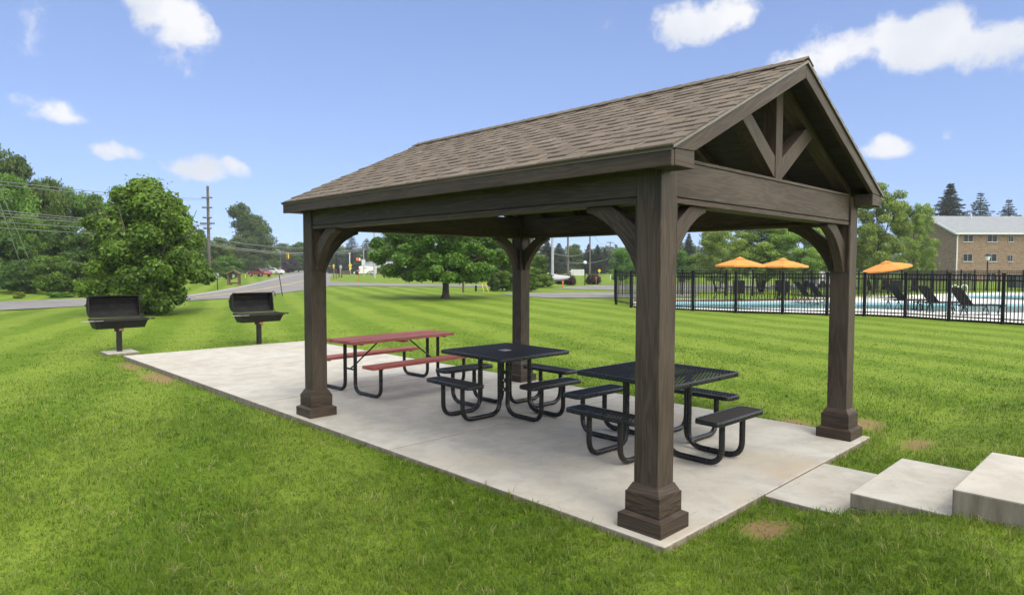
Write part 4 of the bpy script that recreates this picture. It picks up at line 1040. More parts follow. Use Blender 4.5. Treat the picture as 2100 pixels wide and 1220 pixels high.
ribbon('road_edge_line', [(388, 606), (445, 597.6), (493, 589), (531, 580.3), (560, 573.5), (588, 567), (625, 560)], .14, GZ+.038, MARK)
ribbon('road_centre_line', [(400, 609.5), (470, 602.5), (540, 592.5), (600, 581), (640, 572), (672, 562)], .16, GZ+.038, MARKY)

# ------------------------------------------------------------------ pool
FP = [(22.06, 16.71), (20.73, 14.90), (20.66, 11.75), (20.95, 10.02), (21.55, 8.40), (22.10, 6.95), (22.75, 5.85), (22.95, 4.55), (22.45, 3.10), (22.32, 1.60), (21.95, -.05), (21.7, -1.75), (21.5, -3.5)]
back = [gd(1262, 41), gd(1400, 42), gd(1490, 41.5), gd(1600, 41), gd(1730, 42), gd(1850, 46), gd(2000, 50), gd(2150, 49), gd(2400, 44)]
BP = [(p[0], p[1]) for p in back]
deckpoly = [(x+.22, y-.05) for x, y in FP]
deckpoly = [(20.95, 14.9), (20.88, 11.75), (21.17, 10.05), (21.77, 8.5), (22.32, 7.05), (22.97, 5.9), (23.17, 4.5), (22.67, 3.05), (22.54, 1.58), (22.17, -.08), (21.92, -1.78), (21.7, -3.5)]
dk_back = [(p[0], p[1]) for p in (gd(2400, 40), gd(2150, 46), gd(2050, 47), gd(1900, 43), gd(1750, 39), gd(1600, 36.5), gd(1480, 36), gd(1380, 36), gd(1300, 35.5))]
ZD = GZ+.07
def gz_pt(u, v, z): 
    q = gp(u, v, z); return (q[0], q[1])
poolA = [gz_pt(u, v, ZD) for u, v in ((1345, 629.5), (1480, 632), (1585, 632), (1700, 632.5), (1790, 633), (1900, 637.5), (2000, 640), (2100, 641), (2300, 641), (2300, 622.5), (2100, 623), (2000, 622.5), (1900, 621), (1780, 620), (1600, 619.5), (1480, 619), (1345, 619))]
poolB = [gz_pt(u, v, ZD) for u, v in ((1940, 609.5), (2020, 612.5), (2110, 616), (2300, 618), (2300, 607), (2120, 605.5), (2020, 605), (1950, 606))]
def grid_fill(name, outer, holes, z, mat):
    bm = bmesh.new(); es = []
    for ring in [outer]+holes:
        vs = [bm.verts.new((x, y, z)) for x, y in ring]; es += [bm.edges.new((vs[i], vs[(i+1) % len(vs)])) for i in range(len(vs))]
    bmesh.ops.triangle_fill(bm, use_beauty=True, use_dissolve=False, edges=es)
    me = bpy.data.meshes.new(name); bm.to_mesh(me); bm.free(); me.materials.append(mat); o = link(name, me); o['kind'] = 'structure'; return o
grid_fill('pool_deck', deckpoly+dk_back, [poolA, poolB], ZD, DECK)
def basin(poly, wname):
    m = MB(); n = len(poly)
    m.add([(x, y, ZD) for x, y in poly]+[(x, y, ZD-.06) for x, y in poly], [(i, (i+1) % n, n+(i+1) % n, n+i) for i in range(n)]); o = m.build('pool_wall', TILE); o['kind'] = 'structure'
    sheet(wname, poly, ZD-.055, WATER)
basin(poolA, 'water'); basin(poolB, 'water')
# far planting strip
gpoly('mulch_strip', [(1300, 617.5), (1480, 617.5), (1700, 614.5), (1700, 611.5), (1480, 614), (1300, 614)], ZD+.02, MULCH)

def fence_bay(p0, p1, H, posts, parent, rail=(.05, .03), picket=.024, gap=.105):
    d = np.array([p1[0]-p0[0], p1[1]-p0[1]]); ln = np.hypot(*d); d /= ln; m = MB()
    for z in (H-.03, H-.19, .17): m.beam((p0[0], p0[1], GZ+z), (p1[0], p1[1], GZ+z), rail[1], rail[0]*.8)
    n = int(ln/gap)
    for k in range(1, n):
        q = (p0[0]+d[0]*ln*k/n, p0[1]+d[1]*ln*k/n); m.beam((q[0], q[1], GZ+.06), (q[0], q[1], GZ+H-.005), picket, picket, up=(d[0], d[1], 0))
    m.build('fence_panel', IRON, parent)
def fence(name, label, pts, H, ext=None, pr=.048, gap=.105):
    t = thing(name, label, 'fence', (0, 0, 0))
    for i, p in enumerate(pts):
        m = MB(); m.box(p[0]-pr, p[0]+pr, p[1]-pr, p[1]+pr, GZ-.1, GZ+H+.02); m.box(p[0]-pr-.012, p[0]+pr+.012, p[1]-pr-.012, p[1]+pr+.012, GZ+H+.02, GZ+H+.045)
        m.build('fence_post', IRON, t)
        if i+1 < len(pts): fence_bay(p, pts[i+1], H, None, t, gap=.17 if (i == 0 and pr < .05 and gap == .105) else gap, picket=.018 if i == 0 else .024)
    return t
fence('pool_fence', 'black metal picket fence on the near side of the pool', FP, 1.60)
bpts = []
for i in range(len(BP)-1):
    n = max(1, int(round(math.dist(BP[i], BP[i+1])/1.9)))
    for k in range(n): bpts.append((BP[i][0]+(BP[i+1][0]-BP[i][0])*k/n, BP[i][1]+(BP[i+1][1]-BP[i][1])*k/n))
mid = [(FP[0][0]+(BP[0][0]-FP[0][0])*k/5, FP[0][1]+(BP[0][1]-FP[0][1])*k/5) for k in range(0, 5)]
fence('pool_fence', 'black metal picket fence on the far side of the pool', mid[1:]+bpts+[BP[-1]], 1.60, gap=.115)

# pool furniture
def chair_proto():
    t = thing('pool_chair', 'x', 'chair', (0, 0, ZD), 0, 'dark chairs round the pool tables')
    m = MB(); m.box(-.25, .25, -.24, .24, .40, .425); m.build('seat', SLING, t, bevel=.006)
    m = MB(); m.beam((0, .24, .43), (0, .36, 1.02), .50, .02); m.build('backrest', SLING, t)
    for s in (-1, 1):
        m = MB(); m.tube([(s*.27, -.26, 0), (s*.27, -.22, .62), (s*.27, .28, .64)], .016, 6); m.tube([(s*.27, .36, 0), (s*.27, .22, .42), (s*.27, .37, 1.03)], .016, 6); m.build('arm_frame', IRON, t)
    return t
def table_proto():
    t = thing('pool_table', 'x', 'table', (0, 0, ZD), 0, 'round pool tables')
    m = MB(); m.lathe([(.02, .70), (.60, .70), (.61, .715), (.60, .73), (.02, .73)], 24); m.build('tabletop', IRON, t, smooth=True)
    for k in range(4):
        a = k*math.pi/2+.4; m = MB(); m.tube([(.42*math.cos(a), .42*math.sin(a), 0), (.38*math.cos(a), .38*math.sin(a), .70)], .02, 6); m.build('leg', IRON, t)
    return t
def lounger_proto():
    t = thing('sun_lounger', 'x', 'sun lounger', (0, 0, ZD), 0, 'sun loungers by the pool fence')
    m = MB()
    for s in (-1, 1): m.tube([(-1.30, s*.33, .36), (.62, s*.33, .36)], .022, 6)
    m.tube([(-1.30, -.33, .36), (-1.30, .33, .36)], .022, 6); m.build('frame', IRON, t)
    m = MB(); m.box(-1.29, 0, -.31, .31, .365, .385); m.build('seat', SLING, t)
    m = MB(); m.beam((0, 0, .38), (.52, 0, 1.02), .62, .022); m.v = m.v; b = m.build('backrest', SLING, t)
    for s in (-1, 1):
        for x in (-1.05, .40):
            m = MB(); m.tube([(x-.16, s*.33, 0), (x, s*.33, .35)], .018, 6); m.tube([(x-.16, s*.33, .012), (x+.14, s*.33, .012), (x, s*.33, .35)], .016, 6); m.build('leg', IRON, t)
    return t
def umbrella_proto():
    t = thing('patio_umbrella', 'x', 'umbrella', (0, 0, ZD), 0, 'orange pool umbrellas')
    m = MB(); n = 8; vs = [(0, 0, 2.46)]
    for (r, z) in ((.55, 2.32), (1.30, 2.06), (1.31, 1.96)):
        for k in range(n*2):
            a = math.pi*k/n; rr = r*(1 if k % 2 == 0 else .955); zz = z-(0 if k % 2 == 0 else .012); vs.append((rr*math.cos(a), rr*math.sin(a), zz))
    N2 = n*2; fs = [(0, 1+k, 1+(k+1) % N2) for k in range(N2)]+[(1+j*N2+k, 1+(j+1)*N2+k, 1+(j+1)*N2+(k+1) % N2, 1+j*N2+(k+1) % N2) for j in (0, 1) for k in range(N2)]
    m.add(vs, fs); cp = m.build('canopy', ORANGE, t); so = cp.modifiers.new('thick', 'SOLIDIFY'); so.thickness = .008
    m = MB(); vs = [(0, 0, 2.56)]+[(.30*math.cos(math.pi*k/4), .30*math.sin(math.pi*k/4), 2.42) for k in range(8)]; m.add(vs, [(0, 1+k, 1+(k+1) % 8) for k in range(8)]); m.build('vent', ORANGE, cp)
    m = MB(); m.tube([(0, 0, 0), (0, 0, 2.52)], .025, 8); m.build('pole', TANW, t)
    for k in range(8):
        a = math.pi*k/4; m = MB(); m.tube([(.05*math.cos(a), .05*math.sin(a), 2.38), (1.25*math.cos(a), 1.25*math.sin(a), 2.04)], .010, 5); rb = m.build('rib', IRON, t)
        m = MB(); m.tube([(.04*math.cos(a), .04*math.sin(a), 1.85), (.65*math.cos(a), .65*math.sin(a), 2.20)], .008, 5); m.build('strut', IRON, rb)
    m = MB(); m.lathe([(.01, 0), (.25, 0), (.25, .05), (.06, .09), (.04, .25), (.01, .25)], 16); m.build('base', IRON, t)
    return t
ch0, tb0, lg0, um0 = chair_proto(), table_proto(), lounger_proto(), umbrella_proto()
def place(proto, used, p, z, rz, label, tilt=None):
    o = proto if not used else copy_tree(proto); o.location = (float(p[0]), float(p[1]), z); o.rotation_euler = (tilt[0] if tilt else 0, tilt[1] if tilt else 0, rz); o['label'] = label; return o
SETS = [(1517, 35.0, 525, 'first orange umbrella from the left, over the pool table'), (1605, 36.0, 527, 'second orange umbrella from the left, overlapping the first'), (1831, 38.0, 531, 'orange umbrella right of the right pavilion post, tilted to the left')]
WHERE = ['first orange umbrella', 'second orange umbrella', 'tilted orange umbrella at right']
nch = 0
for i, (u, d, vt, lb) in enumerate(SETS):
    p = gd(u, d); top = CAM[2]+(546-vt)*d/FPX-ZD
    o = place(um0, i, p, ZD, .25+i, lb); o.scale = (1, 1, top/2.56)
    if i == 2: o.rotation_euler = (0, 0, facing()); o.rotation_euler.rotate_axis('Y', R_(-11))
    place(tb0, i, p, ZD, i*.5, 'round dark pool table under the '+WHERE[i])
    for j, (dx, dy, wh) in enumerate(((-.95, .15, 'left of'), (.95, -.05, 'right of'), (-.35, -.95, 'in front of'), (.3, .95, 'behind'))):
        q = np.array([p[0], p[1]])+np.array(RT[:2])*dx+np.array([FW[0], FW[1]])*dy
        ang = math.atan2(p[1]-q[1], p[0]-q[0])+math.pi/2
        place(ch0, nch, q, ZD, ang, 'dark pool chair %s the table under the %s' % (wh, WHERE[i])); nch += 1
LOUN = [(1972, 24.4, 0, 'dark sun lounger nearest the right edge behind the fence'), (1903, 26.3, 0, 'dark sun lounger in the middle of the three by the fence'), (1838, 28.2, 0, 'dark sun lounger just right of the right pavilion post'),
        (1668, 31.5, .3, 'dark sun lounger left of the right pavilion post behind the fence'), (1640, 32.8, .3, 'dark sun lounger below the second orange umbrella')]
for i, (u, d, e, lb) in enumerate(LOUN):
    p = gd(u+14, d); o = place(lg0, i, p, ZD, -VYAW+math.pi+e*0+.10, lb)
for u, d, lb in ((1880, 27.2, 'small dark side table between the sun loungers'),):
    t = thing('side_table', lb, 'side table', gd(u, d)+np.array([0, 0, ZD-GZ]), -VYAW)
    m = MB(); m.box(-.22, .22, -.22, .22, .40, .43); m.build('tabletop', IRON, t)
    for sx in (-1, 1):
        for sy in (-1, 1): m = MB(); m.box(sx*.19-.02, sx*.19+.02, sy*.19-.02, sy*.19+.02, 0, .40); m.build('leg', IRON, t)
# ladder rails
t = thing('pool_ladder', 'white curved pool ladder rails at the far pool edge', 'pool ladder', gp(1962, 611, ZD), -VYAW)
for s in (-.27, .27):
    m = MB(); m.tube(fillet([(s, -.5, -.1), (s, -.5, .75), (s, .0, .75), (s+.05, .25, 0)], .22, 8), .028, 8); m.build('rail', WHITE, t, smooth=True)

# ------------------------------------------------------------------ brick building
bd = 85.0; bc = gd(1959, bd)
bl = thing('brick_building', 'three storey brick apartment building with grey gabled roof behind the pool', 'building', bc, facing())
# local frame: +X to the right along the facade, +Y away, -Y towards the viewer
BW, BDp, EZ, RZB = 40.0, 11.6, 6.35, 8.75
m = MB(); m.box(0, BW, 0, BDp, -1, EZ); 
m.add([(0, 0, EZ), (0, BDp, EZ), (0, BDp/2, RZB-.15), (BW, 0, EZ), (BW, BDp, EZ), (BW, BDp/2, RZB-.15)], [(0, 1, 2), (3, 5, 4)])
m.build('wall', BRICK, bl)
m = MB(); e = .45; g = (RZB-EZ)/(BDp/2)
for s in (0, 1):
    y0 = -e if s == 0 else BDp+e; ze = EZ-g*e
    m.add([(-.4, y0, ze), (BW+.4, y0, ze), (BW+.4, BDp/2, RZB), (-.4, BDp/2, RZB), (-.4, y0, ze+.12), (BW+.4, y0, ze+.12), (BW+.4, BDp/2, RZB+.12), (-.4, BDp/2, RZB+.12)], [(0, 1, 2, 3), (4, 5, 6, 7), (0, 1, 5, 4), (0, 3, 7, 4), (1, 2, 6, 5)])
rf = m.build('roof', GREYROOF, bl)
m = MB(); m.box(-.4, BW+.4, -e-.05, -e+.03, EZ-g*e-.10, EZ-g*e+.10); m.build('gutter', TRIMW, bl)
for s in (1, -1):
    m = MB(); y0 = -e if s == 1 else BDp+e; m.beam((-.43, y0, EZ-g*e+.01), (-.43, BDp/2, RZB+.01), .06, .24); m.build('rake_trim', TRIMW, bl)
for x in (.12, 9.1, 18.0):
    m = MB(); m.box(x-.06, x+.06, -.12, -.01, .1, EZ-.45); m.beam((x, -.06, EZ-.5), (x, -e, EZ-g*e-.05), .1, .1); m.build('downspout', DOWN, bl)
def bwindow(x0, x1, z0, z1):
    m = MB(); f = .05
    m.box(x0-f, x1+f, -.06, .02, z0-f, z0); m.box(x0-f, x1+f, -.06, .02, z1, z1+f); m.box(x0-f, x0, -.06, .02, z0, z1); m.box(x1, x1+f, -.06, .02, z0, z1); m.box((x0+x1)/2-.03, (x0+x1)/2+.03, -.05, .01, z0, z1)
    wn = m.build('window', WFRAME, bl); m = MB(); m.box(x0, x1, -.015, -.004, z0, z1); m.build('pane', GLASS, wn)
    m = MB(); m.box(x0-f-.03, x1+f+.03, -.12, -.0, z0-f-.06, z0-f-.001); m.build('sill', PALE, wn)
def bx(u): return (u-1959)*bd/FPX
def bz(v): return CAM[2]+(546-v)*bd/FPX-GZ
for (u0, u1) in ((1974.5, 1992.5), (2023, 2042), (2066, 2075), (2128, 2146), (2180, 2198)):
    for (v0, v1) in ((480, 493), (519, 533), (558, 572)): bwindow(bx(u0), bx(u1), bz(v1), bz(v0)+(0 if u1-u0 > 12 else -.12))
m = MB(); m.tube([(5.2, 4.9, RZB-.3), (5.2, 4.9, RZB+.45)], .10, 8); m.build('vent_pipe', PALE, bl)
t = thing('air_conditioner', 'dark green utility cabinet behind the fence at the right edge', 'utility box', gd(2092, 60), facing())
m = MB(); m.box(-.8, .8, -.5, .5, 0, 1.1); b_ = m.build('cabinet', GREENBOX, t, bevel=.03); m = MB(); m.box(-.82, .82, -.52, .52, 1.1, 1.16); m.build('lid', GREENBOX, t)
# lantern post by the building
t = thing('lamp_post', 'black lantern lamp post in front of the brick building', 'lamp post', gd(2025, 52), facing())
hh = CAM[2]+(546-519)*52/FPX-GZ
m = MB(); m.tube([(0, 0, 0), (0, 0, .5), (0, 0, hh-.5)], [.09, .05, .045], 10); m.build('post', IRON, t)
m = MB(); m.lathe([(.05, hh-.5), (.12, hh-.47), (.21, hh-.14), (.10, hh-.14)], 6); m.build('lantern', GLOBE, t)
m = MB(); m.lathe([(.24, hh-.14), (.25, hh-.11), (.10, hh-.02), (.03, hh+.03), (.01, hh+.06)], 12); m.build('cap', IRON, t)
t = thing('lamp_post', 'black post with a white globe lamp beside the round purple bushes', 'lamp post', gp(1199.5, 585), 0)
m = MB(); m.tube([(0, 0, 0), (0, 0, 2.05)], [.05, .035], 10); m.lathe([(.03, 2.02), (.09, 2.04), (.09, 2.08), (.03, 2.1)], 12); m.build('post', IRON, t)
m = MB(); m.lathe([(.17*math.sin(a), 2.22-.17*math.cos(a)) for a in np.linspace(.25, 3.1, 12)], 16); m.build('globe', GLOBE, t, smooth=True)

# ------------------------------------------------------------------ poles and wires
def pole(name, label, u, d, vtop, r, arms=(), mat=POLEW, group='utility poles', cat='utility pole', base=None):
    p = gd(u, d); Hp = CAM[2]+(546-vtop)*d/FPX-GZ
    t = thing(name, label, cat, p, facing(), group); m = MB(); m.tube([(0, 0, -.2), (0, 0, Hp)], [r, r*.7], 10); m.build('pole', mat, t, smooth=True); ends = []
    for (v, hw) in arms:
        z = CAM[2]+(546-v)*d/FPX-GZ; m = MB(); m.box(-hw, hw, -r-.10, -r+.02, z-.08, z+.08); arm = m.build('crossarm', mat, t)
        for s in (-1, -.55, .55, 1):
            m = MB(); m.tube([(s*hw*.95, -r-.04, z+.08), (s*hw*.95, -r-.04, z+.26)], .045, 6); m.build('insulator', GALV, arm)
            ends.append(Vector(p)+Matrix.Rotation(facing(), 3, 'Z') @ Vector((s*hw*.95, -r-.04, z+.24)))
    return t, ends
_, E1 = pole('utility_pole', 'tall wooden utility pole with five crossarms beside the bushy tree', 429, 78, 384, .20, ((408, .62), (428, .58), (448.5, .52), (460, .85), (470, .45)))
_, E2 = pole('utility_pole', 'tall plain pole at the left side of the maple', 768, 100, 440, .17, ((470, .9),), GALV)
_, E3 = pole('utility_pole', 'thick pale steel pole right of the far pavilion post', 1133, 70, 430, .17, (), GALV)
_, E4 = pole('utility_pole', 'weathered wooden pole in the middle of the three beyond the boat', 1164.5, 95, 455, .17, ((478, .8),))
_, E5 = pole('utility_pole', 'wooden pole carrying a lamp right of the globe lamp post', 1209.5, 105, 462, .15, ((480, .8),))
_, E6 = pole('utility_pole', 'distant thin pole left of the pool fence corner', 1251, 170, 495, .16, ((497, .9),))
_, E7 = pole('utility_pole', 'distant pole whose top shows left of the leaning tree', 488, 130, 481, .16, ((485, .9),))
_, E0 = pole('utility_pole', 'wooden utility pole just outside the left edge of the photo', -75, 26, 200, .17, ((360, .6), (424, .5), (452, .5)))
for (u, v, d, lb) in ((1212, 518, 104, 'small white street lamp head on the wooden pole'),):
    pass
def wire(p, q, sag, r, label, group='overhead wires'):
    p, q = Vector(p), Vector(q); pts = [p.lerp(q, k/14)-Vector((0, 0, sag*4*(k/14)*(1-k/14))) for k in range(15)]
    m = MB(); m.tube(pts, r, 5); o = m.build('overhead_wire', WIRE); tag(o, label, 'wire', group)
WIRE = plain('wire_grey', (.20, .20, .205), .5)
WIREL = plain('wire_light', (.34, .35, .36), .5)
left = [(-75, 363, 0), (-75, 371, 3), (-75, 424, 8), (-75, 430, 9), (-75, 438, 12), (-75, 450, 15), (-75, 462, 17)]
nm = ['topmost overhead wire entering from the left edge', 'second overhead wire from the top at the left edge', 'third overhead wire from the top at the left edge', 'fourth overhead wire from the top at the left edge', 'fifth overhead wire from the top at the left edge', 'sixth overhead wire from the top at the left edge', 'lowest overhead wire at the left edge']
vv = [407, 409, 460, 461, 462, 470, 482]
for k, (u, v, j) in enumerate(left):
    q = at(429+(-6 if k % 2 else 5), vv[k], 78); wire(at(u, v, 26), q, .25, .016, nm[k]); 
for k, (v0, v1, r) in enumerate(((488, 505, .03), (500, 513, .05), (503, 516, .03))):
    wire(at(429, v0, 78), at(768, v1-6, 100), 1.0, r, ['upper wire sagging from the left pole across the road', 'thick middle wire sagging from the left pole across the road', 'lower wire sagging from the left pole across the road'][k])
for k, (a, b, s, lb) in enumerate(((E4[0], E5[1], .4, 'wire between the middle and right wooden poles'), (E5[2], E6[0], 1.2, 'long wire from the lamp pole to the distant thin pole'), (E2[1], E4[2], 1.2, 'long wire from the tall plain pole to the middle wooden pole'))):
    wire(a, b, s, .03, lb)
wire(at(1133, 519, 70), at(1209, 513, 105), .6, .03, 'upper low wire from the steel pole to the lamp pole'); wire(at(1164.5, 538, 95), at(1251, 528, 170), .6, .04, 'low sagging wire behind the globe lamp')
for k, ub in enumerate((84, 60)):
    a, b = at(-75, 205, 26), gd(ub, 47); m = MB(); m.tube([tuple(a), tuple(b)], .020, 5); o = m.build('guy_wire', WIREL); tag(o, ['pale guy wire slanting down at the left edge, the longer one', 'pale guy wire slanting down at the left edge, the shorter one'][k], 'guy wire', 'guy wires at the left edge')
# street lamp and signals
t = thing('street_lamp', 'tall street lamp with a curved arm left of the traffic signal', 'street lamp', gd(575, 190), facing()); d = 190
z = CAM[2]+(546-514)*d/FPX-GZ; m = MB(); m.tube(fillet([(0, 0, 0), (0, 0, z), (-1.9, 0, z+.15)], .8, 6), .12, 8); m.build('pole', GALV, t); m = MB(); m.box(-2.6, -1.7, -.2, .2, z+.05, z+.25); m.build('lamp_head', GLOBE, t, bevel=.05)
p = at(590, 525, 125); t = thing('traffic_signal', 'yellow traffic signal hanging from the wire over the road', 'traffic signal', p, facing())
m = MB(); m.box(-.2, .2, -.15, .15, -.55, .55); hs_ = m.build('housing', YELLOW, t, bevel=.04)
for k, z in enumerate((.35, 0, -.35)): m = MB(); m.tube([(0, -.15, z), (0, -.22, z)], .14, 10); m.build('lens', GLASS, hs_)
m = MB(); m.tube([(0, 0, .55), (0, 0, 1.0)], .03, 6); m.build('hanger', IRON, t)
t = thing('traffic_signal', 'signal pole with an orange backed signal head and a pale sign left of the maple', 'traffic signal', gp(746, 566), facing()); d = float((gp(746, 566)-CAM) @ FW); s_ = d/FPX
m = MB(); m.tube([(0, 0, 0), (0, 0, 54*s_)], .07, 8); m.build('pole', GALV, t)
m = MB(); m.box(-4*s_, 3.6*s_, -.12, -.08, 22*s_, 33*s_); m.build('sign_plate', PALE, t)
m = MB(); m.box(-15*s_, -8.5*s_, -.2, .1, 31*s_, 37*s_); h_ = m.build('housing', ORANGES, t, bevel=.04); m = MB(); m.box(-8.4*s_, -6.4*s_, -.2, .1, 31*s_, 37*s_); m.build('visor', WHITE, h_); m = MB(); m.beam((-11*s_, 0, 34*s_), (0, 0, 34*s_), .08, .08); m.build('bracket', GALV, h_)
t = thing('light_pole', 'slim white light pole behind the yellow crossing sign', 'light pole', gp(717.5, 562), facing()); d = float((gp(717, 562)-CAM) @ FW); s_ = d/FPX
m = MB(); m.tube([(0, 0, 0), (0, 0, 42*s_)], .10, 8); m.build('pole', WHITE, t); m = MB(); m.box(-1.6*s_, 1.6*s_, -.3, .3, 41*s_, 43*s_); m.build('lamp_head', WHITE, t, bevel=.05)
def diamond(label, u, vb, vc, r, rect=False):
    p = gp(u, vb); d = float((p-CAM) @ FW); s_ = d/FPX; t = thing('road_sign', label, 'road sign', p, facing(), 'yellow road signs')
    m = MB(); m.tube([(0, 0, 0), (0, 0, (vb-vc)*s_)], .05, 6); m.build('post', GALV, t)
    m = MB(); M = Matrix(((1, 0, 0, 0), (0, 0, 1, -.08), (0, 1, 0, (vb-vc)*s_), (0, 0, 0, 1))); q = r*s_; m.prism([(0, -q), (q, 0), (0, q), (-q, 0)], M, .03); m.build('sign_plate', YELLOW, t)
    if rect: m = MB(); m.box(-q*.62, q*.62, -.09, -.06, (vb-vc)*s_-q*2.0, (vb-vc)*s_-q*.95); m.build('sub_plate', YELLOW, t)
diamond('yellow diamond road sign in front of the white light pole', 718.8, 563, 544, 4, True)
diamond('small yellow road sign right of the left pavilion post', 684.7, 562, 544.5, 2.6, True)
diamond('tiny yellow road sign farthest left beside the left pavilion post', 676.5, 560.5, 546, 2.1)
diamond('bright yellow road sign above the right round purple bush', 1229, 570, 555, 3.6)
p = gp(680.5, 561); t = thing('flag_banner', 'blue sail banner beside the road right of the left pavilion post', 'banner', p, facing()); d = float((p-CAM) @ FW); s_ = d/FPX
m = MB(); m.tube([(0, 0, 0), (0, 0, 13*s_)], .03, 6); m.build('pole', GALV, t); m = MB(); M = Matrix(((1, 0, 0, 0), (0, 0, 1, 0), (0, 1, 0, 0), (0, 0, 0, 1))); m.prism([(0, 2*s_), (2.4*s_, 2.5*s_), (2.0*s_, 9*s_), (0, 13*s_)], M, .03); m.build('flag', BLUE, t)
p = gp(699, 564); t = thing('notice_sign', 'grey notice sign left of the yellow crossing sign', 'sign', p, facing()); d = float((p-CAM) @ FW); s_ = d/FPX
m = MB(); m.box(-2.4*s_, 2.4*s_, -.03, .03, 10*s_, 20*s_); m.build('sign_plate', GALV, t); m = MB(); m.box(-.05, .05, .03, .1, 0, 19*s_); m.build('post', GALV, t)
# sign frames at the corner
for u, v, h, lb in ((687, 572.5, 20, 'rust red open sign frame nearest the corner of the side street'), (698, 570, 18, 'dark open sign frame behind the rust red one')):
    p = gp(u, v); d = float((p-CAM) @ FW); s_ = d/FPX; t = thing('sign_frame', lb, 'sign frame', p, facing(.3), 'open sign frames at the corner')
    for x in (-2.8, 2.8): m = MB(); m.box(x*s_-.05, x*s_+.05, -.05, .05, 0, h*s_); m.build('post', TANW if h == 20 else IRON, t)
    m = MB(); m.box(-3.4*s_, 3.4*s_, -.04, .04, h*s_, h*s_+.1); m.build('top_bar', TANW if h == 20 else IRON, t)
    m = MB(); m.box(-2.8*s_+.05, 2.8*s_-.05, -.03, .03, 4*s_, 4*s_+.07); m.build('low_bar', TANW if h == 20 else IRON, t)
def stake(label, u, v, h, r, mat, lean=0, cat='marker post', name='marker_post', group=None, head=None):
    p = gp(u, v); d = float((p-CAM) @ FW); s_ = d/FPX; t = thing(name, label, cat, p, facing(), group)
    m = MB(); m.tube([(0, 0, -.05), (lean*s_, 0, h*s_)], r, 8); m.build('post', mat, t)
    if head: m = MB(); m.box(lean*s_-head[0]*s_, lean*s_+head[0]*s_, -r-.04, -r, (h-head[1])*s_, (h+.3)*s_); m.build('plate', head[2], t)
stake('thin red roadside marker between the sign frames and the motorhome', 735.5, 578.5, 26, .03, REDLBL)
stake('thin dark leaning post at the near road edge above the second grill', 579.5, 607, 47, .025, IRON, -7)
stake('short brown post right of the maple trunk', 950, 600, 26, .07, TANW)
stake('short black post between the brown post and the yellow guy covers', 976, 597.5, 12, .07, IRON)
stake('orange flag marker in front of the covered boat', 1154, 592, 16, .03, ORANGES, 0, head=(1.6, 5, ORANGES))
stake('pale pink stake sign in front of the right round purple bush', 1222.5, 584, 16, .02, GALV, 0, head=(1.5, 4, REDLBL))
stake('small white marker post on the lawn left of the pool fence corner', 1252, 575, 11, .05, WHITE)
stake('grey backed sign on a post by the road left of the small shelter', 446.5, 594, 34, .035, IRON, -1, cat='sign', name='road_sign', head=(4.2, 11, GALV))
stake('tiny yellow roadside marker right of the small shelter', 503, 570, 8, .06, YELLOW)
for k, (ub, vb, ut, vt) in enumerate(((992, 598, 985, 566), (1002, 599, 992, 569), (1012.5, 597, 1000, 563))):
    a = gp(ub, vb); d = float((a-CAM) @ FW); b = at(ut, vt, d+.5); m = MB(); m.tube([tuple(a), tuple(np.array(a)*.25+np.array(b)*.75)], .022, 6); o = m.build('guy_cover', YELLOW); tag(o, ['leftmost yellow guy wire cover behind the maple', 'middle yellow guy wire cover behind the maple', 'rightmost yellow guy wire cover, against the dark shrub'][k], 'guy wire cover', 'yellow guy wire covers')
# small shelter
p = gp(480, 584); d = float((p-CAM) @ FW); s_ = d/FPX
t = thing('shelter', 'small red brown open shelter with a gabled roof on the far verge', 'shelter', p, facing(.25))
for x in (-10, 10):
    for y in (-.5, .5): m = MB(); m.box(x*s_-.06, x*s_+.06, y-.06, y+.06, 0, 23*s_); m.build('post', TANW, t)
m = MB()
for s in (-1, 1): m.beam((s*13*s_, 0, 22.5*s_), (0, 0, 29.5*s_), 1.3, .10)
m.build('roof', TANW, t); m = MB(); m.box(-9*s_, 9*s_, .42, .46, .1, 5*s_); m.build('back_rail', TANW, t); m = MB(); m.box(-3*s_, 2.0*s_, -.02, .02, 15*s_, 21*s_); m.build('notice', PALE, t)
m = MB(); m.box(-8.5*s_, -4*s_, -.35, .35, 0, 4.5*s_); m.build('box', TANW, t)

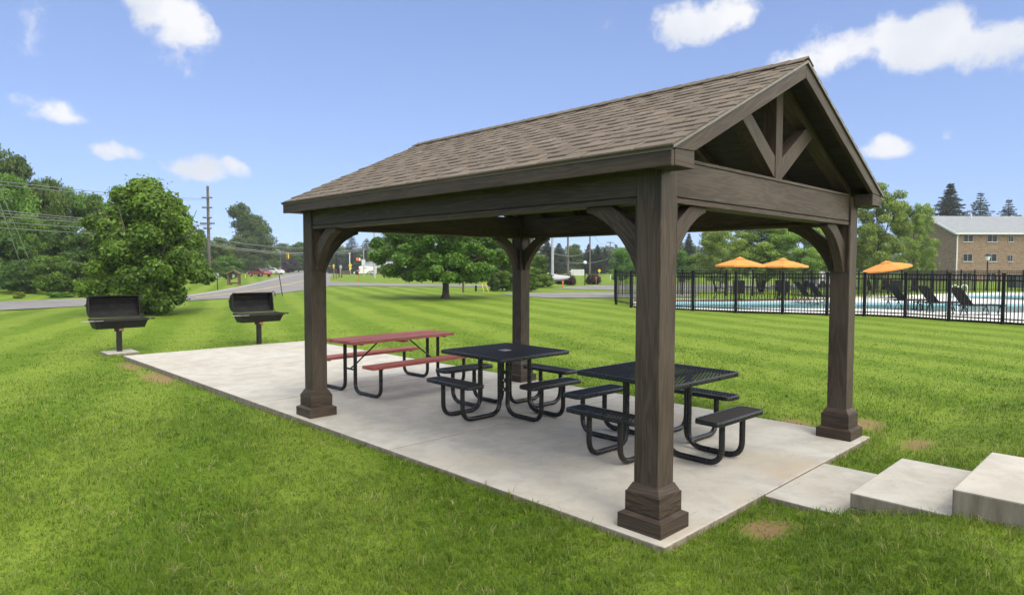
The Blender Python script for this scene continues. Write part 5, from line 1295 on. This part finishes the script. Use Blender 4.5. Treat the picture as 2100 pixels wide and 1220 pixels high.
# ------------------------------------------------------------------ vehicles
def car(label, u, d, rz, paint, hscale=1, group='parked cars by the road'):
    t = thing('parked_car', label, 'car', gd(u, d), rz, group)
    prof = [(-2.15, .35), (-2.2, .62), (-2.1, .80), (-1.15, .92), (-.55, 1.38), (.75, 1.42), (1.55, .98), (2.12, .88), (2.2, .6), (2.15, .35)]
    rings = []
    for y, k, zz in ((-.86, .97, 0), (-.84, 1, 0), (-.62, 1, 1), (.62, 1, 1), (.84, 1, 0), (.86, .97, 0)):
        rings.append([(x*k, y if z < 1.1 else y*.86, z) for x, z in prof])
    m = MB(); m.loft(rings); body = m.build('body', paint, t, bevel=.03)
    for s in (-1, 1):
        m = MB(); M = Matrix(((1, 0, 0, 0), (0, 0, 1, s*.80), (0, 1, 0, 0), (0, 0, 0, 1))); m.prism([(-1.02, .95), (-.50, 1.31), (.70, 1.35), (1.36, 1.0)], M, .13); m.build('side_window', GLASS, t)
        for x in (-1.35, 1.35):
            m = MB(); m.tube([(x, s*.68, .31), (x, s*.88, .31)], .31, 16); wl = m.build('wheel', TYRE, t); m = MB(); m.tube([(x, s*.86, .31), (x, s*.895, .31)], .18, 12); m.build('rim', GALV, wl)
    m = MB(); m.beam((1.50, 0, 1.02), (.80, 0, 1.405), 1.25, .03, (0, 1, 0)) if False else m.add([(1.52, -.66, 1.02), (1.52, .66, 1.02), (.80, .58, 1.42), (.80, -.58, 1.42)], [(0, 1, 2, 3)]); m.build('rear_window', GLASS, t)
    m = MB(); m.add([(-1.18, -.68, .93), (-1.18, .68, .93), (-.58, .58, 1.385), (-.58, -.58, 1.385)], [(3, 2, 1, 0)]); m.build('windscreen', GLASS, t)
    for s in (-1, 1): m = MB(); m.box(2.1, 2.205, s*.62-.16, s*.62+.16, .70, .82); m.build('tail_light', REDLBL, t); m = MB(); m.box(-2.2, -2.08, s*.62-.16, s*.62+.16, .62, .74); m.build('headlight', GLOBE, t)
    return t
car('dark red car parked on the far verge beyond the small shelter', 533, 112, facing(R_(-32)), REDCAR)
car('white car parked right of the dark red car', 561, 140, facing(R_(-20)), WHITECAR)
car('silver car far up the road under the purple tree', 583, 205, facing(R_(-70)), SILVER)
car('grey car parked under the leaning tree', 503, 150, facing(R_(40)), SILVER)
car('silver car glimpsed between the maple and the dark shrub', 1008, 95, facing(R_(10)), SILVER)
car('white car at the road end beside the left pavilion post', 665, 190, facing(R_(60)), WHITECAR)
# motorhome
p = gd(750, 140); s_ = 140/FPX; t = thing('motorhome', 'white motorhome with dark swoosh stripes left of the maple', 'motorhome', p, facing(R_(6)))
m = MB(); M = Matrix(((1, 0, 0, 0), (0, 0, 1, 0), (0, 1, 0, 0), (0, 0, 0, 1)))
m.prism([(-10*s_, 2.2*s_), (21*s_, 2.2*s_), (21*s_, 17.5*s_), (-11*s_, 17.5*s_), (-13*s_, 15.5*s_), (-12*s_, 12*s_), (-9*s_, 11*s_)], M, 2.2); bd_ = m.build('body', WHITE, t, bevel=.06)
m = MB(); m.prism([(-24*s_, 2.6*s_), (-10*s_, 2.2*s_), (-9*s_, 11*s_), (-14*s_, 10.5*s_), (-18*s_, 6.6*s_), (-23.5*s_, 5.4*s_)], M, 1.9); cb = m.build('cab', WHITE, t, bevel=.06)
m = MB(); m.prism([(-17*s_, 6.8*s_), (-11.5*s_, 6.6*s_), (-11.5*s_, 9.6*s_), (-14*s_, 9.6*s_)], M, 1.94); m.build('cab_window', GLASS, cb)
Mf = Matrix(((1, 0, 0, 0), (0, 0, 1, -1.115), (0, 1, 0, 0), (0, 0, 0, 1)))
for poly in ([(2*s_, 3*s_), (8*s_, 7.2*s_), (20*s_, 9.5*s_), (20*s_, 8.4*s_), (10*s_, 6*s_), (5*s_, 3*s_)], [(8*s_, 3*s_), (12*s_, 5.4*s_), (20*s_, 7.4*s_), (20*s_, 5.6*s_), (14*s_, 4.4*s_), (11*s_, 3*s_)]): m = MB(); m.prism(poly, Mf, .02); m.build('stripe', NAVY, bd_)
m = MB()
for k in range(6): m.box((-4.5+k*1.25)*s_, (-3.7+k*1.25)*s_, -1.125, -1.105, 12.6*s_, 14.2*s_)
m.build('lettering', BROWNB, bd_)
for x in (-17, 12):
    for s in (-1, 1): m = MB(); m.tube([(x*s_, s*.75, .38), (x*s_, s*1.02, .38)], .38, 14); m.build('wheel', TYRE, t)
# white van behind the fence
p = gd(1690, 58); t = thing('parked_van', 'white van parked behind the pool beside the right pavilion post', 'van', p, facing(R_(20)))
m = MB(); M = Matrix(((1, 0, 0, 0), (0, 0, 1, 0), (0, 1, 0, 0), (0, 0, 0, 1))); m.prism([(-1.6, .35), (1.9, .35), (1.9, 1.5), (-.4, 1.52), (-.95, 1.05), (-1.6, .95)], M, 1.7); m.build('body', WHITECAR, t, bevel=.08)
m = MB(); m.prism([(-.7, 1.0), (1.7, 1.0), (1.7, 1.35), (-.4, 1.38)], M, 1.72); m.build('side_window', GLASS, t)
for x in (-1.0, 1.25):
    for s in (-1, 1): m = MB(); m.tube([(x, s*.65, .33), (x, s*.88, .33)], .33, 14); m.build('wheel', TYRE, t)
# covered boat on its trailer
p = gp(1128, 588); t = thing('boat', 'small boat under a pale grey cover on a trailer beside the pointed evergreens', 'boat', p, facing(R_(-25)))
rings = []
for x, w_, zb, zt in ((-1.5, .55, .62, .82), (-1.35, .75, .55, 1.0), (-.7, .85, .48, 1.38), (-.3, .86, .46, 1.30), (.4, .80, .48, 1.12), (1.2, .58, .55, 1.05), (1.7, .25, .70, 1.0), (1.9, .06, .85, .98)):
    rings.append([(x, w_*math.cos(a), (zb+.30*(zt-zb))+((zt-zb)*.70 if math.sin(a) > 0 else .30*(zt-zb))*math.sin(a)*(1 if math.sin(a) < 0 else abs(math.sin(a))**.15)) for a in np.linspace(0, 2*math.pi, 18, endpoint=False)])
m = MB(); m.loft(rings); m.build('cover', VINYL, t, smooth=True)
m = MB(); m.box(-1.3, 2.2, -.06, .06, .30, .38); m.box(-1.2, -1.1, -.7, .7, .34, .40); m.box(.2, .3, -.7, .7, .34, .42)
tr = m.build('trailer', IRON, t)
for s in (-1, 1): m = MB(); m.tube([(-.5, s*.72, .27), (-.5, s*.9, .27)], .27, 14); m.build('wheel', TYRE, t)
for s in (-1, 1): m = MB(); m.box(-.85, -.15, s*.81-.1, s*.81+.1, .56, .60); m.build('mudguard', GALV, t)
m = MB(); m.box(-1.62, -1.42, -.18, .18, .15, .75); m.build('outboard_motor', IRON, t, bevel=.03)

# far houses and walls
def house(label, u, d, w_, dep, h, rh, wall, roof, rz=0, name='house', cat='house'):
    t = thing(name, label, cat, gd(u, d), facing(rz)); m = MB(); m.box(-w_/2, w_/2, 0, dep, -1, h); m.add([(-w_/2, 0, h), (-w_/2, dep, h), (-w_/2, dep/2, h+rh), (w_/2, 0, h), (w_/2, dep, h), (w_/2, dep/2, h+rh)], [(0, 1, 2), (3, 5, 4)]); m.build('wall', wall, t)
    m = MB()
    for y0 in (-.3, dep+.3): m.add([(-w_/2-.3, y0, h-.1), (w_/2+.3, y0, h-.1), (w_/2+.3, dep/2, h+rh+.05), (-w_/2-.3, dep/2, h+rh+.05), (-w_/2-.3, y0, h+.05), (w_/2+.3, y0, h+.05), (w_/2+.3, dep/2, h+rh+.2), (-w_/2-.3, dep/2, h+rh+.2)], [(0, 1, 2, 3), (4, 5, 6, 7), (0, 1, 5, 4), (0, 3, 7, 4), (1, 2, 6, 5)])
    m.build('roof', roof, t)
    for x in (-w_*.28, w_*.28): m = MB(); m.box(x-.5, x+.5, -.06, .02, .9, 2.0); wn = m.build('window', TRIMW, t); m = MB(); m.box(x-.42, x+.42, -.075, -.055, .98, 1.92); m.build('pane', GLASS, wn)
    m = MB(); m.box(-.45, .45, -.05, .02, 0, 2.05); m.build('door', BROWNB, t)
house('white house with a low roof between the pale pole and the wooden pole', 1152, 160, 9, 7, 1.6, 1.3, WHITE, WHITE, .2)
house('brown house behind the motorhome at the left edge of the maple', 787, 150, 10, 7, 1.5, 1.2, BROWNB, GREYROOF)
house('white house beneath the leaning tree beyond the parked cars', 522, 170, 8, 6, 2.2, 1.4, WHITE, GREYROOF, .3)
p = gd(1189, 135); t = thing('board_fence', 'pale board fence behind the globe lamp post', 'fence', p, facing())
for k in range(5):
    m = MB(); m.box(-1.3+k*.55-.5, -1.3+k*.55+.02, -.02, .02, .0, 1.25-.12*k*0); m.build('fence_panel', PALE, t)
t = thing('brick_planter', 'low red brown brick wall behind the sign frames', 'brick wall', gd(707, 145), facing()); m = MB(); m.box(-1.3, 1.3, 0, .5, 0, .75); m.build('wall', BROWNB, t); m = MB(); m.box(-1.35, 1.35, -.05, .55, .75, .85); m.build('coping', TANW, t)

# ------------------------------------------------------------------ grass blades on the near lawn
def grass():
    rng = np.random.default_rng(3)
    n = 560000; R0, R1 = 1.9, 34.0
    t = rng.random(n); r = (R0**-.35+t*(R1**-.35-R0**-.35))**(-1/.35)          # density falls as r^-2.35
    keep0 = rng.random(n) < np.clip((R1-r)/14, 0, 1); r = r[keep0]; n = len(r)
    a = VYAW+rng.uniform(-1, 1, n)*R_(54)
    P = np.stack([CAM[0]+np.sin(a)*r, CAM[1]+np.cos(a)*r], 1)
    H = .060*np.clip(1.15-(r-7)/20, .35, 1); Wd = np.clip(.0036+.00062*(r-3), .0036, .022)
    x, y = P[:, 0], P[:, 1]; e = .006
    keep = ~((x > SX0-e) & (x < SX1+e) & (y > SY0-e) & (y < SY1+e))
    keep &= ~((x > 1.1335-e) & (x < 2.3335+e) & (y > -2.37) & (y < SY0+e))
    keep &= ~((x > -.335) & (x < .265) & (y > 12.695) & (y < 13.325))
    dd = np.zeros(len(x))
    for (dx, dy, rx, ry) in DIRT: dd = np.maximum(dd, 1-np.hypot((x-dx)/rx, (y-dy)/ry)*.62)
    keep &= rng.random(len(x)) > np.clip((dd-.30)*2.4, 0, .9)
    x, y, H, Wd, dd = x[keep], y[keep], H[keep], Wd[keep], dd[keep]; n = len(x)
    # tufts a few centimetres across share their tint, height and lean
    cs_ = .035+.012*np.clip(np.hypot(x-CAM[0], y-CAM[1])-3, 0, 12)/3; jx, jy = x+rng.normal(0, .010, n), y+rng.normal(0, .010, n)
    key = (np.floor(jx/cs_)*73856093).astype(np.int64) ^ (np.floor(jy/cs_)*19349663).astype(np.int64) ^ (np.floor(cs_*200)*83492791).astype(np.int64)
    def hsh(k): v = np.sin((key % 99991)*(12.9898+k*3.7)+k*78.233)*43758.5453; return v-np.floor(v)
    tu, tv, tw = hsh(0), hsh(1), hsh(2)
    # clumps: taller and shorter patches, leaning together
    def fld(s, o):                                       # irregular patches: many waves in random directions
        g = np.random.default_rng(int(o*100)); f = 0
        for k in range(11):
            a_ = g.uniform(0, math.pi); f = f+np.sin((x*math.cos(a_)+y*math.sin(a_))*s*g.uniform(.6, 1.9)+g.uniform(0, 6.28))
        return f/2.6
    cl = fld(2.1, .3)*.5+fld(6.5, 1.7)*.35+fld(17, .9)*.35
    edge = np.minimum(np.minimum(abs(x-SX0), abs(y-SY0)), np.hypot(np.maximum(1.13-x, 0)+np.maximum(x-2.33, 0), 0*x+np.where(y < SY0, 0, 9)))
    H = H*np.clip(.78+.28*cl, .4, 1.5)*(.60+.55*rng.random(n))*(.62+.76*tv)*(1+.35*np.exp(-np.minimum(edge, 3)/.08))
    az = rng.uniform(0, 2*math.pi, n)+.0; lean = np.abs(rng.normal(.95, .5, n)); ldir = az+rng.normal(0, .3, n)
    gl = fld(1.3, 2.2)*2.5; ldir = np.where(rng.random(n) < .25, gl, ldir); ldir = np.where(rng.random(n) < .5, tw*6.283, ldir)
    z = gz(x, y)-.006
    lx, ly = np.cos(ldir)*lean, np.sin(ldir)*lean
    px, py = -np.sin(az)*Wd/2, np.cos(az)*Wd/2
    b = np.stack([x, y, z], 1); sd = np.stack([px, py, 0*px], 1)
    m1 = b+np.stack([lx*H*.30, ly*H*.30, H*.60], 1); tp = b+np.stack([lx*H*.95, ly*H*.95, H*(1.0-.22*lean)], 1)
    V = np.stack([b-sd, b+sd, m1+sd*.8, m1-sd*.8, tp], 1).reshape(-1, 3)
    i0 = np.arange(n)*5
    T = np.clip(.42+.17*rng.normal(size=n)+.10*cl+.62*(tu-.5), 0, .9); T = np.where(rng.random(n) < .035+.5*(hsh(3) > .955)+.10*np.clip(dd, 0, 1), 1.0, T)
    loops = np.stack([i0, i0+1, i0+2, i0+3, i0+3, i0+2, i0+4], 1).ravel()
    me = bpy.data.meshes.new('grass'); me.vertices.add(len(V)); me.vertices.foreach_set('co', V.astype(np.float32).ravel())
    me.loops.add(len(loops)); me.loops.foreach_set('vertex_index', loops.astype(np.int32)); me.polygons.add(2*n)
    ls = np.stack([np.arange(n)*7, np.arange(n)*7+4], 1).ravel(); me.polygons.foreach_set('loop_start', ls.astype(np.int32))
    try: me.polygons.foreach_set('loop_total', np.tile([4, 3], n).astype(np.int32))
    except Exception: pass
    a = me.attributes.new('tint', 'FLOAT', 'FACE'); a.data.foreach_set('value', np.repeat(T, 2).astype(np.float32))
    me.materials.append(BLADE); me.update(calc_edges=True)
    o = link('grass', me); tag(o, 'short mown green grass of the near lawn', 'grass', kind='stuff')
grass()

# ------------------------------------------------------------------ the moist summer air
m = MB(); m.box(-3400, 3400, -3400, 3400, -2.0, 30.0)
hm = bpy.data.materials.new('haze'); hm.use_nodes = True; ht = hm.node_tree; ht.nodes.clear()
ho = ht.nodes.new('ShaderNodeOutputMaterial'); hv = ht.nodes.new('ShaderNodeVolumePrincipled'); hv.inputs['Color'].default_value = (.86, .92, 1, 1); hv.inputs['Density'].default_value = .00042
ht.links.new(hv.outputs[0], ho.inputs['Volume'])
o = m.build('haze', hm); tag(o, 'thin pale summer haze over the far trees', 'haze', kind='stuff')
